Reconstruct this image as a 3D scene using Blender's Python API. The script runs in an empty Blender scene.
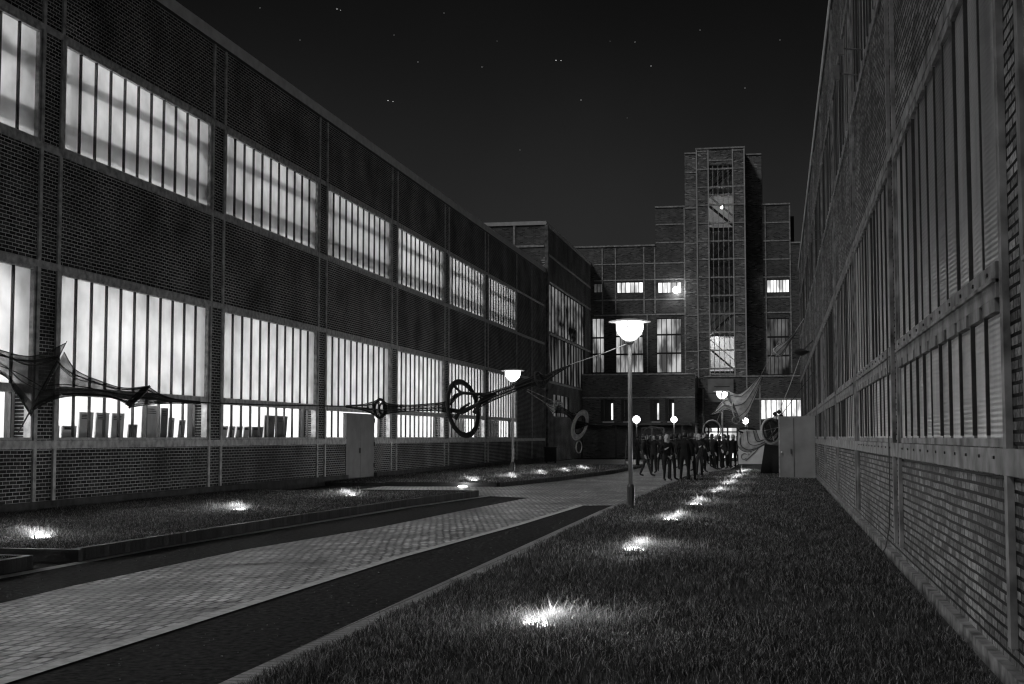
import bpy, bmesh, math, random
import numpy as np
from mathutils import Vector, Matrix
random.seed(7); rng = np.random.default_rng(7)
R = math.radians
S = bpy.context.scene; COL = S.collection

# ---------------------------------------------------------------- camera
F = 1364.0; CX, CY, EYE = 512.0, 342.0, 1.65
PITCH = math.atan(95 / F); YAW = R(11.0897)
cam = bpy.data.objects.new('camera', bpy.data.cameras.new('camera')); COL.objects.link(cam)
cam.location = (0, 0, EYE); cam.rotation_euler = (math.pi / 2 + PITCH, 0, YAW)
cam.data.sensor_width = 36; cam.data.lens = F * 36 / 1024
cam.data.clip_start = 0.1; cam.data.clip_end = 3000
S.camera = cam
FWD = Vector((-math.sin(YAW) * math.cos(PITCH), math.cos(YAW) * math.cos(PITCH), math.sin(PITCH)))
RGT = Vector((math.cos(YAW), math.sin(YAW), 0)); UPV = RGT.cross(FWD)
def at(x, y, Y):
    """the real-world point seen at photo pixel (x, y) on the plane at distance Y"""
    v = FWD * F + RGT * (x - CX) + UPV * (CY - y)
    return Vector((0, 0, EYE)) + v * (Y / v.y)

# ---------------------------------------------------------------- materials (greys only: the photograph is black and white)
def mat(name):
    m = bpy.data.materials.new(name); m.use_nodes = True
    n = m.node_tree.nodes; n.clear()
    return m, n, m.node_tree.links
def g(v): return (v, v, v, 1)
def new(n, t, **kw):
    o = n.new(t)
    for k, v in kw.items():
        if k in o.inputs: o.inputs[k].default_value = v
        else: setattr(o, k, v)
    return o
def noise_mat(name, v0, v1, rough=0.6, scale=6.0, bump=0.0, metal=0.0, detail=6.0, spec=0.4):
    m, n, l = mat(name)
    b = new(n, 'ShaderNodeBsdfPrincipled', Roughness=rough, Metallic=metal); b.inputs['Specular IOR Level'].default_value = spec
    out = n.new('ShaderNodeOutputMaterial'); tc = n.new('ShaderNodeTexCoord')
    t = new(n, 'ShaderNodeTexNoise', Scale=scale, Detail=detail)
    r = n.new('ShaderNodeValToRGB'); r.color_ramp.elements[0].position = .3; r.color_ramp.elements[1].position = .7
    r.color_ramp.elements[0].color = g(v0); r.color_ramp.elements[1].color = g(v1)
    l.new(tc.outputs['Object'], t.inputs['Vector']); l.new(t.outputs['Fac'], r.inputs['Fac'])
    l.new(r.outputs['Color'], b.inputs['Base Color']); l.new(b.outputs[0], out.inputs[0])
    if bump:
        bp = new(n, 'ShaderNodeBump', Strength=bump, Distance=.02)
        l.new(t.outputs['Fac'], bp.inputs['Height']); l.new(bp.outputs[0], b.inputs['Normal'])
    return m
def brick_mat(name, axes, c0, c1, mortar, bw=.25, bh=.077, ms=.010, bump=.6, rough=.55, stain=.35, offset=.5, spec=.4, grime=.35, sparkle=0.0, sag=0.0):
    m, n, l = mat(name)
    b = new(n, 'ShaderNodeBsdfPrincipled'); b.inputs['Specular IOR Level'].default_value = spec
    out = n.new('ShaderNodeOutputMaterial'); tc = n.new('ShaderNodeTexCoord')
    sp = n.new('ShaderNodeSeparateXYZ'); cb = n.new('ShaderNodeCombineXYZ')
    l.new(tc.outputs['Object'], sp.inputs[0])
    l.new(sp.outputs[axes[0]], cb.inputs[0]); l.new(sp.outputs[axes[1]], cb.inputs[1])
    wob = new(n, 'ShaderNodeTexNoise', Scale=1.3, Detail=2.0); l.new(tc.outputs['Object'], wob.inputs['Vector'])
    wv = n.new('ShaderNodeVectorMath'); wv.operation = 'MULTIPLY_ADD'; wv.inputs[1].default_value = (.02 + .5 * sag, .02 + .5 * sag, 0)
    l.new(wob.outputs['Color'], wv.inputs[0]); l.new(cb.outputs[0], wv.inputs[2])
    t = n.new('ShaderNodeTexBrick'); t.offset = offset; t.squash = 1
    for k, v in (('Scale', 1), ('Mortar Size', ms), ('Mortar Smooth', .15), ('Bias', -.1), ('Brick Width', bw), ('Row Height', bh)): t.inputs[k].default_value = v
    t.inputs['Color1'].default_value = g(c0); t.inputs['Color2'].default_value = g(c1); t.inputs['Mortar'].default_value = g(mortar)
    l.new(wv.outputs[0], t.inputs['Vector'])
    big = new(n, 'ShaderNodeTexNoise', Scale=.55, Detail=5.0); l.new(tc.outputs['Object'], big.inputs['Vector'])
    fine = new(n, 'ShaderNodeTexNoise', Scale=28.0, Detail=4.0); l.new(tc.outputs['Object'], fine.inputs['Vector'])
    mr = new(n, 'ShaderNodeMapRange'); mr.inputs[1].default_value = .3; mr.inputs[2].default_value = .7; mr.inputs[3].default_value = 1 - stain; mr.inputs[4].default_value = 1 + stain
    l.new(big.outputs['Fac'], mr.inputs[0])
    mf = new(n, 'ShaderNodeMapRange'); mf.inputs[1].default_value = .25; mf.inputs[2].default_value = .75; mf.inputs[3].default_value = 1 - grime; mf.inputs[4].default_value = 1 + grime
    l.new(fine.outputs['Fac'], mf.inputs[0])
    mu = n.new('ShaderNodeMath'); mu.operation = 'MULTIPLY'; l.new(mr.outputs[0], mu.inputs[0]); l.new(mf.outputs[0], mu.inputs[1])
    vm = n.new('ShaderNodeVectorMath'); vm.operation = 'SCALE'; l.new(t.outputs['Color'], vm.inputs[0]); l.new(mu.outputs[0], vm.inputs['Scale'])
    col = vm.outputs[0]
    if sparkle:      # light glints off glossy bricks, painted as pale colour on a few
        sx = new(n, 'ShaderNodeMapRange'); sx.inputs[1].default_value = c0 + (c1 - c0) * .80; sx.inputs[2].default_value = c1; sx.inputs[3].default_value = 0; sx.inputs[4].default_value = sparkle
        l.new(t.outputs['Color'], sx.inputs[0]); iv = n.new('ShaderNodeMath'); iv.operation = 'SUBTRACT'; iv.inputs[0].default_value = 1; l.new(t.outputs['Fac'], iv.inputs[1])
        m1 = n.new('ShaderNodeMath'); m1.operation = 'MULTIPLY'; l.new(sx.outputs[0], m1.inputs[0]); l.new(iv.outputs[0], m1.inputs[1])
        va = n.new('ShaderNodeVectorMath'); va.operation = 'ADD'; l.new(vm.outputs[0], va.inputs[0]); l.new(m1.outputs[0], va.inputs[1]); col = va.outputs[0]
    l.new(col, b.inputs['Base Color'])
    # every brick its own gloss and a slightly different face height
    rr = new(n, 'ShaderNodeMapRange'); rr.inputs[1].default_value = min(c0, c1); rr.inputs[2].default_value = max(c0, c1) + 1e-4; rr.inputs[3].default_value = rough - .15; rr.inputs[4].default_value = rough + .2
    l.new(t.outputs['Color'], rr.inputs[0]); l.new(rr.outputs[0], b.inputs['Roughness'])
    h = n.new('ShaderNodeMath'); h.operation = 'MULTIPLY_ADD'; h.inputs[1].default_value = -1.0
    h2 = n.new('ShaderNodeMath'); h2.operation = 'MULTIPLY'; h2.inputs[1].default_value = .5; l.new(fine.outputs['Fac'], h2.inputs[0])
    l.new(t.outputs['Fac'], h.inputs[0]); l.new(h2.outputs[0], h.inputs[2])
    bp = new(n, 'ShaderNodeBump', Strength=bump, Distance=.012); l.new(h.outputs[0], bp.inputs['Height']); l.new(bp.outputs[0], b.inputs['Normal'])
    if sag:          # sunken and raised patches of old paving
        sg = new(n, 'ShaderNodeTexNoise', Scale=1.1, Detail=3.0); l.new(tc.outputs['Object'], sg.inputs['Vector'])
        b2 = new(n, 'ShaderNodeBump', Strength=1.0, Distance=sag); l.new(sg.outputs['Fac'], b2.inputs['Height']); l.new(b2.outputs[0], bp.inputs['Normal'])
    l.new(b.outputs[0], out.inputs[0])
    return m
def emit_mat(name, s, v=1.0):
    m, n, l = mat(name); e = new(n, 'ShaderNodeEmission', Strength=s); e.inputs[0].default_value = g(v)
    o = n.new('ShaderNodeOutputMaterial'); l.new(e.outputs[0], o.inputs[0]); return m
def bowl_mat(name, s):
    """prismatic glass bowl round a lamp: bright cells parted by dimmer seams"""
    m, n, l = mat(name); o = n.new('ShaderNodeOutputMaterial'); tc = n.new('ShaderNodeTexCoord')
    v = new(n, 'ShaderNodeTexVoronoi', Scale=13.0); v.feature = 'DISTANCE_TO_EDGE'; l.new(tc.outputs['Object'], v.inputs['Vector'])
    r = new(n, 'ShaderNodeMapRange'); r.inputs[1].default_value = .03; r.inputs[2].default_value = .42; r.inputs[3].default_value = .5; r.inputs[4].default_value = s
    r.interpolation_type = 'SMOOTHSTEP'
    l.new(v.outputs['Distance'], r.inputs[0]); e = n.new('ShaderNodeEmission'); l.new(r.outputs[0], e.inputs['Strength']); l.new(e.outputs[0], o.inputs[0]); return m
def lit_mat(name, lo, hi, sx, sz, seed=0.0):
    """a lit far window: lamps and blinds behind glass, uneven"""
    m, n, l = mat(name); o = n.new('ShaderNodeOutputMaterial'); tc = n.new('ShaderNodeTexCoord')
    mp = n.new('ShaderNodeMapping'); mp.inputs['Scale'].default_value = (sx, sx, sz); mp.inputs['Location'].default_value = (seed, seed * 2, seed)
    t = new(n, 'ShaderNodeTexNoise', Scale=1.0, Detail=3.0)
    r = new(n, 'ShaderNodeMapRange'); r.inputs[1].default_value = .38; r.inputs[2].default_value = .64; r.inputs[3].default_value = lo; r.inputs[4].default_value = hi
    e = n.new('ShaderNodeEmission'); gl = new(n, 'ShaderNodeBsdfGlossy', Roughness=.15); gl.inputs[0].default_value = g(.05)
    a = n.new('ShaderNodeAddShader')
    l.new(tc.outputs['Object'], mp.inputs[0]); l.new(mp.outputs[0], t.inputs['Vector']); l.new(t.outputs['Fac'], r.inputs[0]); l.new(r.outputs[0], e.inputs['Strength'])
    l.new(e.outputs[0], a.inputs[0]); l.new(gl.outputs[0], a.inputs[1]); l.new(a.outputs[0], o.inputs[0])
    return m
def frosted_mat(name, tr=.8):
    m, n, l = mat(name); o = n.new('ShaderNodeOutputMaterial')
    tl = n.new('ShaderNodeBsdfTranslucent'); tl.inputs[0].default_value = g(tr)
    tc = n.new('ShaderNodeTexCoord'); t = new(n, 'ShaderNodeTexNoise', Scale=1.1, Detail=5.0); l.new(tc.outputs['Object'], t.inputs['Vector'])
    r = n.new('ShaderNodeValToRGB'); r.color_ramp.elements[0].position = .3; r.color_ramp.elements[1].position = .65
    r.color_ramp.elements[0].color = g(tr * .62); r.color_ramp.elements[1].color = g(tr)
    l.new(t.outputs['Fac'], r.inputs[0]); l.new(r.outputs[0], tl.inputs[0])
    gl = new(n, 'ShaderNodeBsdfGlossy', Roughness=.12); gl.inputs[0].default_value = g(.9)
    mx = n.new('ShaderNodeMixShader'); mx.inputs[0].default_value = .06
    l.new(tl.outputs[0], mx.inputs[1]); l.new(gl.outputs[0], mx.inputs[2]); l.new(mx.outputs[0], o.inputs[0]); return m
def clear_mat(name):
    m, n, l = mat(name); o = n.new('ShaderNodeOutputMaterial')
    tp = n.new('ShaderNodeBsdfTransparent'); tp.inputs[0].default_value = g(.9)
    gl = new(n, 'ShaderNodeBsdfGlossy', Roughness=.03); gl.inputs[0].default_value = g(.9)
    mx = n.new('ShaderNodeMixShader'); mx.inputs[0].default_value = .05
    l.new(tp.outputs[0], mx.inputs[1]); l.new(gl.outputs[0], mx.inputs[2]); l.new(mx.outputs[0], o.inputs[0]); return m
def ribbed_mat(name, v):
    """unlit wired glass with grey blinds close behind, finely ribbed across"""
    m, n, l = mat(name); o = n.new('ShaderNodeOutputMaterial'); tc = n.new('ShaderNodeTexCoord')
    b = new(n, 'ShaderNodeBsdfPrincipled', Roughness=.32); b.inputs['Specular IOR Level'].default_value = .4
    t = new(n, 'ShaderNodeTexNoise', Scale=1.6, Detail=5.0)
    mp = n.new('ShaderNodeMapping'); mp.inputs['Scale'].default_value = (3, 3, .5); l.new(tc.outputs['Object'], mp.inputs[0]); l.new(mp.outputs[0], t.inputs['Vector'])
    r = n.new('ShaderNodeValToRGB'); r.color_ramp.elements[0].position = .3; r.color_ramp.elements[1].position = .7
    r.color_ramp.elements[0].color = g(v * .55); r.color_ramp.elements[1].color = g(v * 1.2); l.new(t.outputs['Fac'], r.inputs[0])
    gi = n.new('ShaderNodeNewGeometry'); pr = new(n, 'ShaderNodeMapRange'); pr.inputs[3].default_value = .35; pr.inputs[4].default_value = 1.35; l.new(gi.outputs['Random Per Island'], pr.inputs[0])
    sc = n.new('ShaderNodeVectorMath'); sc.operation = 'SCALE'; l.new(r.outputs['Color'], sc.inputs[0]); l.new(pr.outputs[0], sc.inputs['Scale']); l.new(sc.outputs[0], b.inputs['Base Color'])
    w = n.new('ShaderNodeTexWave'); w.bands_direction = 'Z'; w.inputs['Scale'].default_value = 8.0; w.inputs['Distortion'].default_value = .3
    l.new(tc.outputs['Object'], w.inputs['Vector'])
    bp = new(n, 'ShaderNodeBump', Strength=.35, Distance=.008); l.new(w.outputs['Fac'], bp.inputs['Height']); l.new(bp.outputs[0], b.inputs['Normal'])
    l.new(b.outputs[0], o.inputs[0]); return m
def net_mat(name, v, alpha):
    m, n, l = mat(name); o = n.new('ShaderNodeOutputMaterial'); tc = n.new('ShaderNodeTexCoord')
    d = n.new('ShaderNodeBsdfDiffuse'); d.inputs[0].default_value = g(v); tl = n.new('ShaderNodeBsdfTranslucent'); tl.inputs[0].default_value = g(v)
    a = n.new('ShaderNodeMixShader'); a.inputs[0].default_value = .5; l.new(d.outputs[0], a.inputs[1]); l.new(tl.outputs[0], a.inputs[2])
    tp = n.new('ShaderNodeBsdfTransparent'); mx = n.new('ShaderNodeMixShader')
    t = new(n, 'ShaderNodeTexNoise', Scale=3.5, Detail=3.0); l.new(tc.outputs['Object'], t.inputs['Vector'])
    r = new(n, 'ShaderNodeMapRange'); r.inputs[1].default_value = .35; r.inputs[2].default_value = .65; r.inputs[3].default_value = alpha - .15; r.inputs[4].default_value = alpha + .15
    l.new(t.outputs['Fac'], r.inputs[0]); l.new(r.outputs[0], mx.inputs[0]); l.new(tp.outputs[0], mx.inputs[1]); l.new(a.outputs[0], mx.inputs[2])
    l.new(mx.outputs[0], o.inputs[0]); return m
def grass_mat(name, v0, v1):
    m, n, l = mat(name); o = n.new('ShaderNodeOutputMaterial')
    gi = n.new('ShaderNodeNewGeometry'); r = n.new('ShaderNodeValToRGB'); r.color_ramp.elements[0].color = g(v0 * .3); r.color_ramp.elements[1].color = g(v1)
    e_ = r.color_ramp.elements.new(.65); e_.color = g(v0)
    l.new(gi.outputs['Random Per Island'], r.inputs[0])
    d = n.new('ShaderNodeBsdfDiffuse'); t = n.new('ShaderNodeBsdfTranslucent'); l.new(r.outputs[0], d.inputs[0]); l.new(r.outputs[0], t.inputs[0])
    a = n.new('ShaderNodeMixShader'); a.inputs[0].default_value = .4; l.new(d.outputs[0], a.inputs[1]); l.new(t.outputs[0], a.inputs[2])
    gl = new(n, 'ShaderNodeBsdfGlossy', Roughness=.35); gl.inputs[0].default_value = g(.5); b = n.new('ShaderNodeMixShader'); b.inputs[0].default_value = .05
    l.new(a.outputs[0], b.inputs[1]); l.new(gl.outputs[0], b.inputs[2]); l.new(b.outputs[0], o.inputs[0]); return m

M = dict(
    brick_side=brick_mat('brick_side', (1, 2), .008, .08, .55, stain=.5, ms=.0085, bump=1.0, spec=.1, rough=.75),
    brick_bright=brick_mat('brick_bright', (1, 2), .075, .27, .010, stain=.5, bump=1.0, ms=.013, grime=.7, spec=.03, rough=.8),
    brick_face=brick_mat('brick_face', (0, 2), .03, .13, .12, stain=.4, rough=.42, spec=.6, grime=.6, sparkle=.12, ms=.014),
    brick_tower=brick_mat('brick_tower', (0, 2), .04, .26, .20, stain=.4, rough=.42, spec=.6, grime=.6, sparkle=.6, bw=.27, bh=.09, ms=.016),
    steel=noise_mat('painted_steel', .20, .58, rough=.5, scale=6, bump=.3, detail=10.0),
    steel_pale=noise_mat('pale_steel', .05, .29, rough=.65, scale=3.5, bump=.4, detail=10.0, spec=.12),
    mullion=noise_mat('dark_steel', .02, .04, rough=.5, scale=12),
    coping=noise_mat('coping', .45, .6, rough=.55, scale=3),
    concrete=noise_mat('concrete', .05, .30, rough=.9, scale=5, bump=.6, spec=.05),
    plinth=noise_mat('dark_plinth', .03, .09, rough=.9, scale=4, bump=.5),
    plaster=noise_mat('white_plaster', .74, .82, rough=.9, scale=2),
    asphalt=noise_mat('asphalt', .001, .045, rough=.9, scale=15, bump=1.0, spec=.08),
    tar=noise_mat('dark_ground', .016, .034, rough=.9, scale=40, bump=.8),
    soil=noise_mat('soil', .02, .045, rough=.95, scale=14, bump=.8),
    gutter=noise_mat('gutter_stone', .36, .62, rough=.8, scale=9, bump=.3),
    paving=brick_mat('paving_bricks', (0, 1), .20, .62, .006, bw=.125, bh=.25, ms=.020, bump=1.0, rough=.5, stain=.45, spec=.6, sag=.14),
    border=brick_mat('border_bricks', (1, 0), .22, .36, .04, bw=.11, bh=.26, ms=.010, bump=.8, rough=.6, stain=.3, offset=0, spec=.25),
    kerb=brick_mat('kerb_bricks', (1, 2), .014, .034, .005, bw=.12, bh=.4, ms=.012, bump=.8, rough=.7, offset=0),
    frosted=frosted_mat('frosted_glass', .82), clear=clear_mat('clear_glass'),
    ribbed=ribbed_mat('ribbed_glass', .25),
    door=noise_mat('grey_door', .09, .15, rough=.5, scale=2), black=noise_mat('black_metal', .015, .03, rough=.5, scale=8),
    pole=noise_mat('pole_paint', .22, .30, rough=.4, scale=5), lampglow=bowl_mat('lamp_bowl', 52), lamptop=noise_mat('lamp_disc', .7, .8, rough=.4),
    globe=emit_mat('globe_glow', 16), lens=emit_mat('spot_lens', 14), star=emit_mat('star_light', .45), bulb=emit_mat('bulb', 8),
    net=net_mat('dark_net', .03, .60), net_pale=net_mat('pale_net', .72, .6), rope=noise_mat('rope', .02, .035, rough=.8), rope_pale=noise_mat('pale_rope', .4, .55, rough=.7),
    blind=net_mat('blind_cloth', .7, .45),
    board=noise_mat('board', .55, .75, rough=.7, scale=4), board_dark=noise_mat('board_dark', .10, .18, rough=.7, scale=4), ink=noise_mat('ink', .02, .03, rough=.8),
    lit_tone_grass=grass_mat('lit_tone_blades', .22, .55),  # same grass made paler: the spotlights' glow is put into the blade colour
    grass=grass_mat('grass_blades', .06, .40),
    white_panel=noise_mat('white_panel', .18, .32, rough=.6, scale=1.2), banner=noise_mat('banner_cloth', .55, .66, rough=.8, scale=2),
    skin=noise_mat('skin', .34, .42, rough=.6), cloth_black=noise_mat('black_cloth', .003, .008, rough=.9, scale=20), cloth_grey=noise_mat('grey_cloth', .012, .03, rough=.9, scale=20),
    cloth_white=noise_mat('white_cloth', .55, .65, rough=.9, scale=20), hair=noise_mat('hair', .02, .05, rough=.6, scale=30), hair_fair=noise_mat('fair_hair', .4, .5, rough=.6, scale=30),
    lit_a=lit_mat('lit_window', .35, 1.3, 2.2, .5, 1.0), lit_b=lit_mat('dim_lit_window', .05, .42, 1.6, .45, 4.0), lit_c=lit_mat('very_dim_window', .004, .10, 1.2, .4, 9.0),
    lit_side=lit_mat('side_window', .0, .16, .25, .55, 6.0), lit_stair=lit_mat('stair_window', .04, .9, .5, .45, 2.5), dark_glass=lit_mat('dark_window', .001, .006, 1.0, .4, 3.0),
)

# ---------------------------------------------------------------- object helpers
def tag(o, label=None, cat=None, group=None, kind=None):
    if label: o['label'] = label
    if cat: o['category'] = cat
    if group: o['group'] = group
    if kind: o['kind'] = kind
    return o
def thing(name, label, cat, loc, group=None, rz=0.0):
    o = bpy.data.objects.new(name, None); COL.objects.link(o); o.empty_display_size = .2
    o.location = loc; o.rotation_euler = (0, 0, rz)
    return tag(o, label, cat, group)
class MB:
    """collects shapes in world coordinates (or local ones for copied things) and links them as ONE mesh"""
    def __init__(s, fn=None): s.v = []; s.f = []; s.mi = []; s.fn = fn; s.cur = 0
    def add(s, vs, fs):
        b = len(s.v); s.v += [tuple(s.fn(*p)) if s.fn else tuple(p) for p in vs]
        s.f += [tuple(b + i for i in f) for f in fs]; s.mi += [s.cur] * len(fs); return s
    def box(s, x0, x1, y0, y1, z0, z1):
        return s.add([(x, y, z) for x in (x0, x1) for y in (y0, y1) for z in (z0, z1)],
                     [(0, 1, 3, 2), (4, 6, 7, 5), (0, 4, 5, 1), (2, 3, 7, 6), (0, 2, 6, 4), (1, 5, 7, 3)])
    def quad(s, a, b, c, d): return s.add([a, b, c, d], [(0, 1, 2, 3)])
    def bar(s, a, b, w, h, up=(0, 0, 1)):
        a = Vector(a); b = Vector(b); d = (b - a).normalized(); sd = d.cross(Vector(up))
        if sd.length < 1e-4: sd = d.cross(Vector((1, 0, 0)))
        sd.normalize(); u = sd.cross(d)
        vs = [p + sd * i * w / 2 + u * j * h / 2 for p in (a, b) for i, j in ((-1, -1), (1, -1), (1, 1), (-1, 1))]
        return s.add(vs, [(3, 2, 1, 0), (4, 5, 6, 7), (0, 1, 5, 4), (1, 2, 6, 5), (2, 3, 7, 6), (3, 0, 4, 7)])
    def tube(s, pts, rad, n=8, closed=False, cap=True):
        pts = [Vector(p) for p in pts]; m = len(pts)
        if not hasattr(rad, '__len__'): rad = [rad] * m
        vs = []; prev = None
        for i, p in enumerate(pts):
            if closed: d = pts[(i + 1) % m] - pts[i - 1]
            else: d = pts[min(i + 1, m - 1)] - pts[max(i - 1, 0)]
            d.normalize()
            if prev is None:
                a = d.cross(Vector((0, 0, 1)));
                if a.length < 1e-3: a = d.cross(Vector((1, 0, 0)))
            else: a = prev - d * prev.dot(d)
            a.normalize(); prev = a; b = d.cross(a)
            for k in range(n):
                t = 2 * math.pi * k / n; vs.append(p + (a * math.cos(t) + b * math.sin(t)) * rad[i])
        fs = []
        for i in range(m if closed else m - 1):
            j = (i + 1) % m
            for k in range(n): fs.append((i * n + k, i * n + (k + 1) % n, j * n + (k + 1) % n, j * n + k))
        if cap and not closed: fs.append(tuple(reversed(range(n)))); fs.append(tuple((m - 1) * n + k for k in range(n)))
        return s.add(vs, fs)
    def lathe(s, c, prof, n=24):
        """prof: list of (radius, height) round the vertical through c"""
        vs = [(c[0] + r * math.cos(2 * math.pi * k / n), c[1] + r * math.sin(2 * math.pi * k / n), c[2] + h) for r, h in prof for k in range(n)]
        fs = [(i * n + k, i * n + (k + 1) % n, (i + 1) * n + (k + 1) % n, (i + 1) * n + k) for i in range(len(prof) - 1) for k in range(n)]
        fs.append(tuple(reversed(range(n)))); fs.append(tuple((len(prof) - 1) * n + k for k in range(n)))
        return s.add(vs, fs)
    def build(s, name, m, parent=None, smooth=False, local=False, recalc=True):
        org = Vector((0, 0, 0)); p = parent
        if not local:
            while p is not None: org += p.location; p = p.parent
        me = bpy.data.meshes.new(name)
        me.from_pydata([tuple(Vector(q) - org) for q in s.v], [], s.f)
        for mm in (m if isinstance(m, (list, tuple)) else [m]): me.materials.append(mm)
        if max(s.mi, default=0): me.polygons.foreach_set('material_index', s.mi)
        if recalc:
            bm = bmesh.new(); bm.from_mesh(me); bmesh.ops.recalc_face_normals(bm, faces=bm.faces); bm.to_mesh(me); bm.free()
        if smooth: me.polygons.foreach_set('use_smooth', [True] * len(me.polygons))
        o = bpy.data.objects.new(name, me); COL.objects.link(o); o.parent = parent
        return o
def copy_tree(o, parent=None):
    c = o.copy(); COL.objects.link(c); c.parent = parent
    for ch in list(o.children): copy_tree(ch, c)
    return c
def lamp(kind, loc, watts, size, name, rot=None, spot=None):
    d = bpy.data.lights.new(name, kind); d.energy = watts
    if kind in ('POINT', 'SPOT'): d.shadow_soft_size = size
    if kind == 'SPOT': d.spot_size = spot; d.spot_blend = .9
    o = bpy.data.objects.new(name, d); COL.objects.link(o); o.location = loc
    if rot: o.rotation_euler = rot
    return o

# ---------------------------------------------------------------- ground
def sheet(name, pts, z, m):
    b = MB(); b.add([(x, y, z) for x, y in pts], [tuple(range(len(pts)))])
    o = b.build(name, m); me = o.data
    if me.polygons[0].normal.z < 0: me.flip_normals()
    return tag(o, kind='structure')
sheet('ground', [(-700, -300), (700, -300), (700, 1500), (-700, 1500)], 0, M['asphalt'])
WALLX = -15.3
def rx(y): return 1.485 - .0012 * y                # face of the right-hand hall
def ex(y): return -3.63 - .0125 * min(max(y - 8, 0), 22)   # right lawn's edge
ys = [-20, 0, 8, 12, 16, 20, 24, 30, 40, 52]
sheet('path', [(-5.2, -20), (-5.2, 18), (-4.9, 25), (-4.75, 32.6), (ex(33) - .02, 32.9), (ex(52) - .02, 52), (ex(52), 60), (-2.5, 63), (-2.5, 100),
               (-15.0, 100), (-15.0, 76), (-7.3, 76), (-7.35, 60), (-8.2, 52), (-9.0, 44.3), (-13.0, 44.3), (-13.0, 37.6), (-8.3, 37.6), (-6.7, 36.5), (-7.0, 30), (-7.2, 24), (-7.7, 19), (-7.7, 14), (-7.5, 11), (-7.5, -20)], .008, M['paving'])
b = MB()
for y0, y1, x0, x1 in [(-20, 18, -5.2, -5.2), (18, 25, -5.2, -4.9), (25, 32.6, -4.9, -4.75)]:
    b.quad((x0 - .02, y0, .014), (x0 + .12, y0, .014), (x1 + .12, y1, .014), (x1 - .02, y1, .014))
tag(b.build('path_border', M['gutter'], recalc=False), kind='structure')
b = MB()
for i in range(len(ys) - 1):
    b.box(0, 1, 0, 1, 0, 1); b.v = b.v[:-8]
    a, c = ys[i], ys[i + 1]
    b.v += [(x, y, z) for xx in (0, .27) for (y, x) in ((a, ex(a) + xx), (c, ex(c) + xx)) for z in (-.05, .035)]
tag(b.build('edging', M['border']), kind='structure')
sheet('gutter', [(-9.3, -20), (-9.0, -20), (-8.92, 15), (-9.0, 19), (-8.75, 25), (-8.5, 31), (-7.95, 37.4), (-8.15, 37.4), (-8.72, 31), (-8.95, 25), (-9.12, 19), (-9.12, 15)], .006, M['gutter'])
# right lawn
def strip_solid(name, L, Rr, y_list, z0, z1, m, parent=None):
    b = MB()
    for i in range(len(y_list) - 1):
        a, c = y_list[i], y_list[i + 1]
        vs = [(L(a), a, z0), (Rr(a), a, z0), (Rr(c), c, z0), (L(c), c, z0), (L(a), a, z1), (Rr(a), a, z1), (Rr(c), c, z1), (L(c), c, z1)]
        b.add(vs, [(4, 5, 6, 7), (0, 3, 2, 1), (0, 4, 7, 3), (1, 2, 6, 5)] + ([(0, 1, 5, 4)] if i == 0 else []) + ([(2, 3, 7, 6)] if i == len(y_list) - 2 else []))
    o = b.build(name, m, parent); return o
tag(strip_solid('lawn', lambda y: ex(y) + .275, lambda y: rx(y) - .02, [-20, 8, 20, 30, 52], -.05, .055, M['soil']), kind='structure')
tag(strip_solid('lawn', lambda y: ex(52) + .275 + max(0, y - 55) * .09, lambda y: rx(y) - .02, [52, 55, 60, 66, 80], -.05, .05, M['soil']), kind='structure')
# left lawns with brick kerbs
def kx(y): return np.interp(y, [-20, 15, 20, 25, 31, 37.3], [-9.25, -9.2, -9.1, -9.0, -8.74, -8.22])
tag(strip_solid('lawn', lambda y: WALLX + .12, lambda y: kx(y) - .13, [16.75, 20, 25, 31, 37.2], -.05, .12, M['soil']), kind='structure')
tag(strip_solid('lawn', lambda y: WALLX + .12, lambda y: kx(y) - .13, [-20, 0, 15.7], -.05, .12, M['soil']), kind='structure')
def k2(y): return np.interp(y, [44.4, 46, 51, 62, 75], [-9.1, -8.8, -8.15, -7.35, -7.3])
tag(strip_solid('lawn', lambda y: WALLX + .12, lambda y: k2(y) - .13, [44.4, 46, 51, 62, 75], -.05, .11, M['soil']), kind='structure')
def kerb(line, h, w=.12):
    b = MB()
    for (x0, y0), (x1, y1) in zip(line[:-1], line[1:]): b.bar((x0, y0, h / 2), (x1, y1, h / 2), w, h)
    return tag(b.build('kerb', M['kerb']), kind='structure')
kerb([(kx(y) - .06, y) for y in (16.805, 20, 25, 31, 37.2)], .17)
kerb([(-15.1, 16.74), (-9.09, 16.74)], .168)
kerb([(-12.9, 37.27), (-8.3, 37.27)], .168)
kerb([(kx(y) - .06, y) for y in (-20, 0, 15.7)], .17)
kerb([(-15.1, 15.78), (-9.25, 15.78)], .168)
kerb([(k2(y) - .06, y) for y in (44.4, 46, 51, 62, 75)], .15)
kerb([(-13.0, 44.32), (-9.2, 44.32)], .148)

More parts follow.
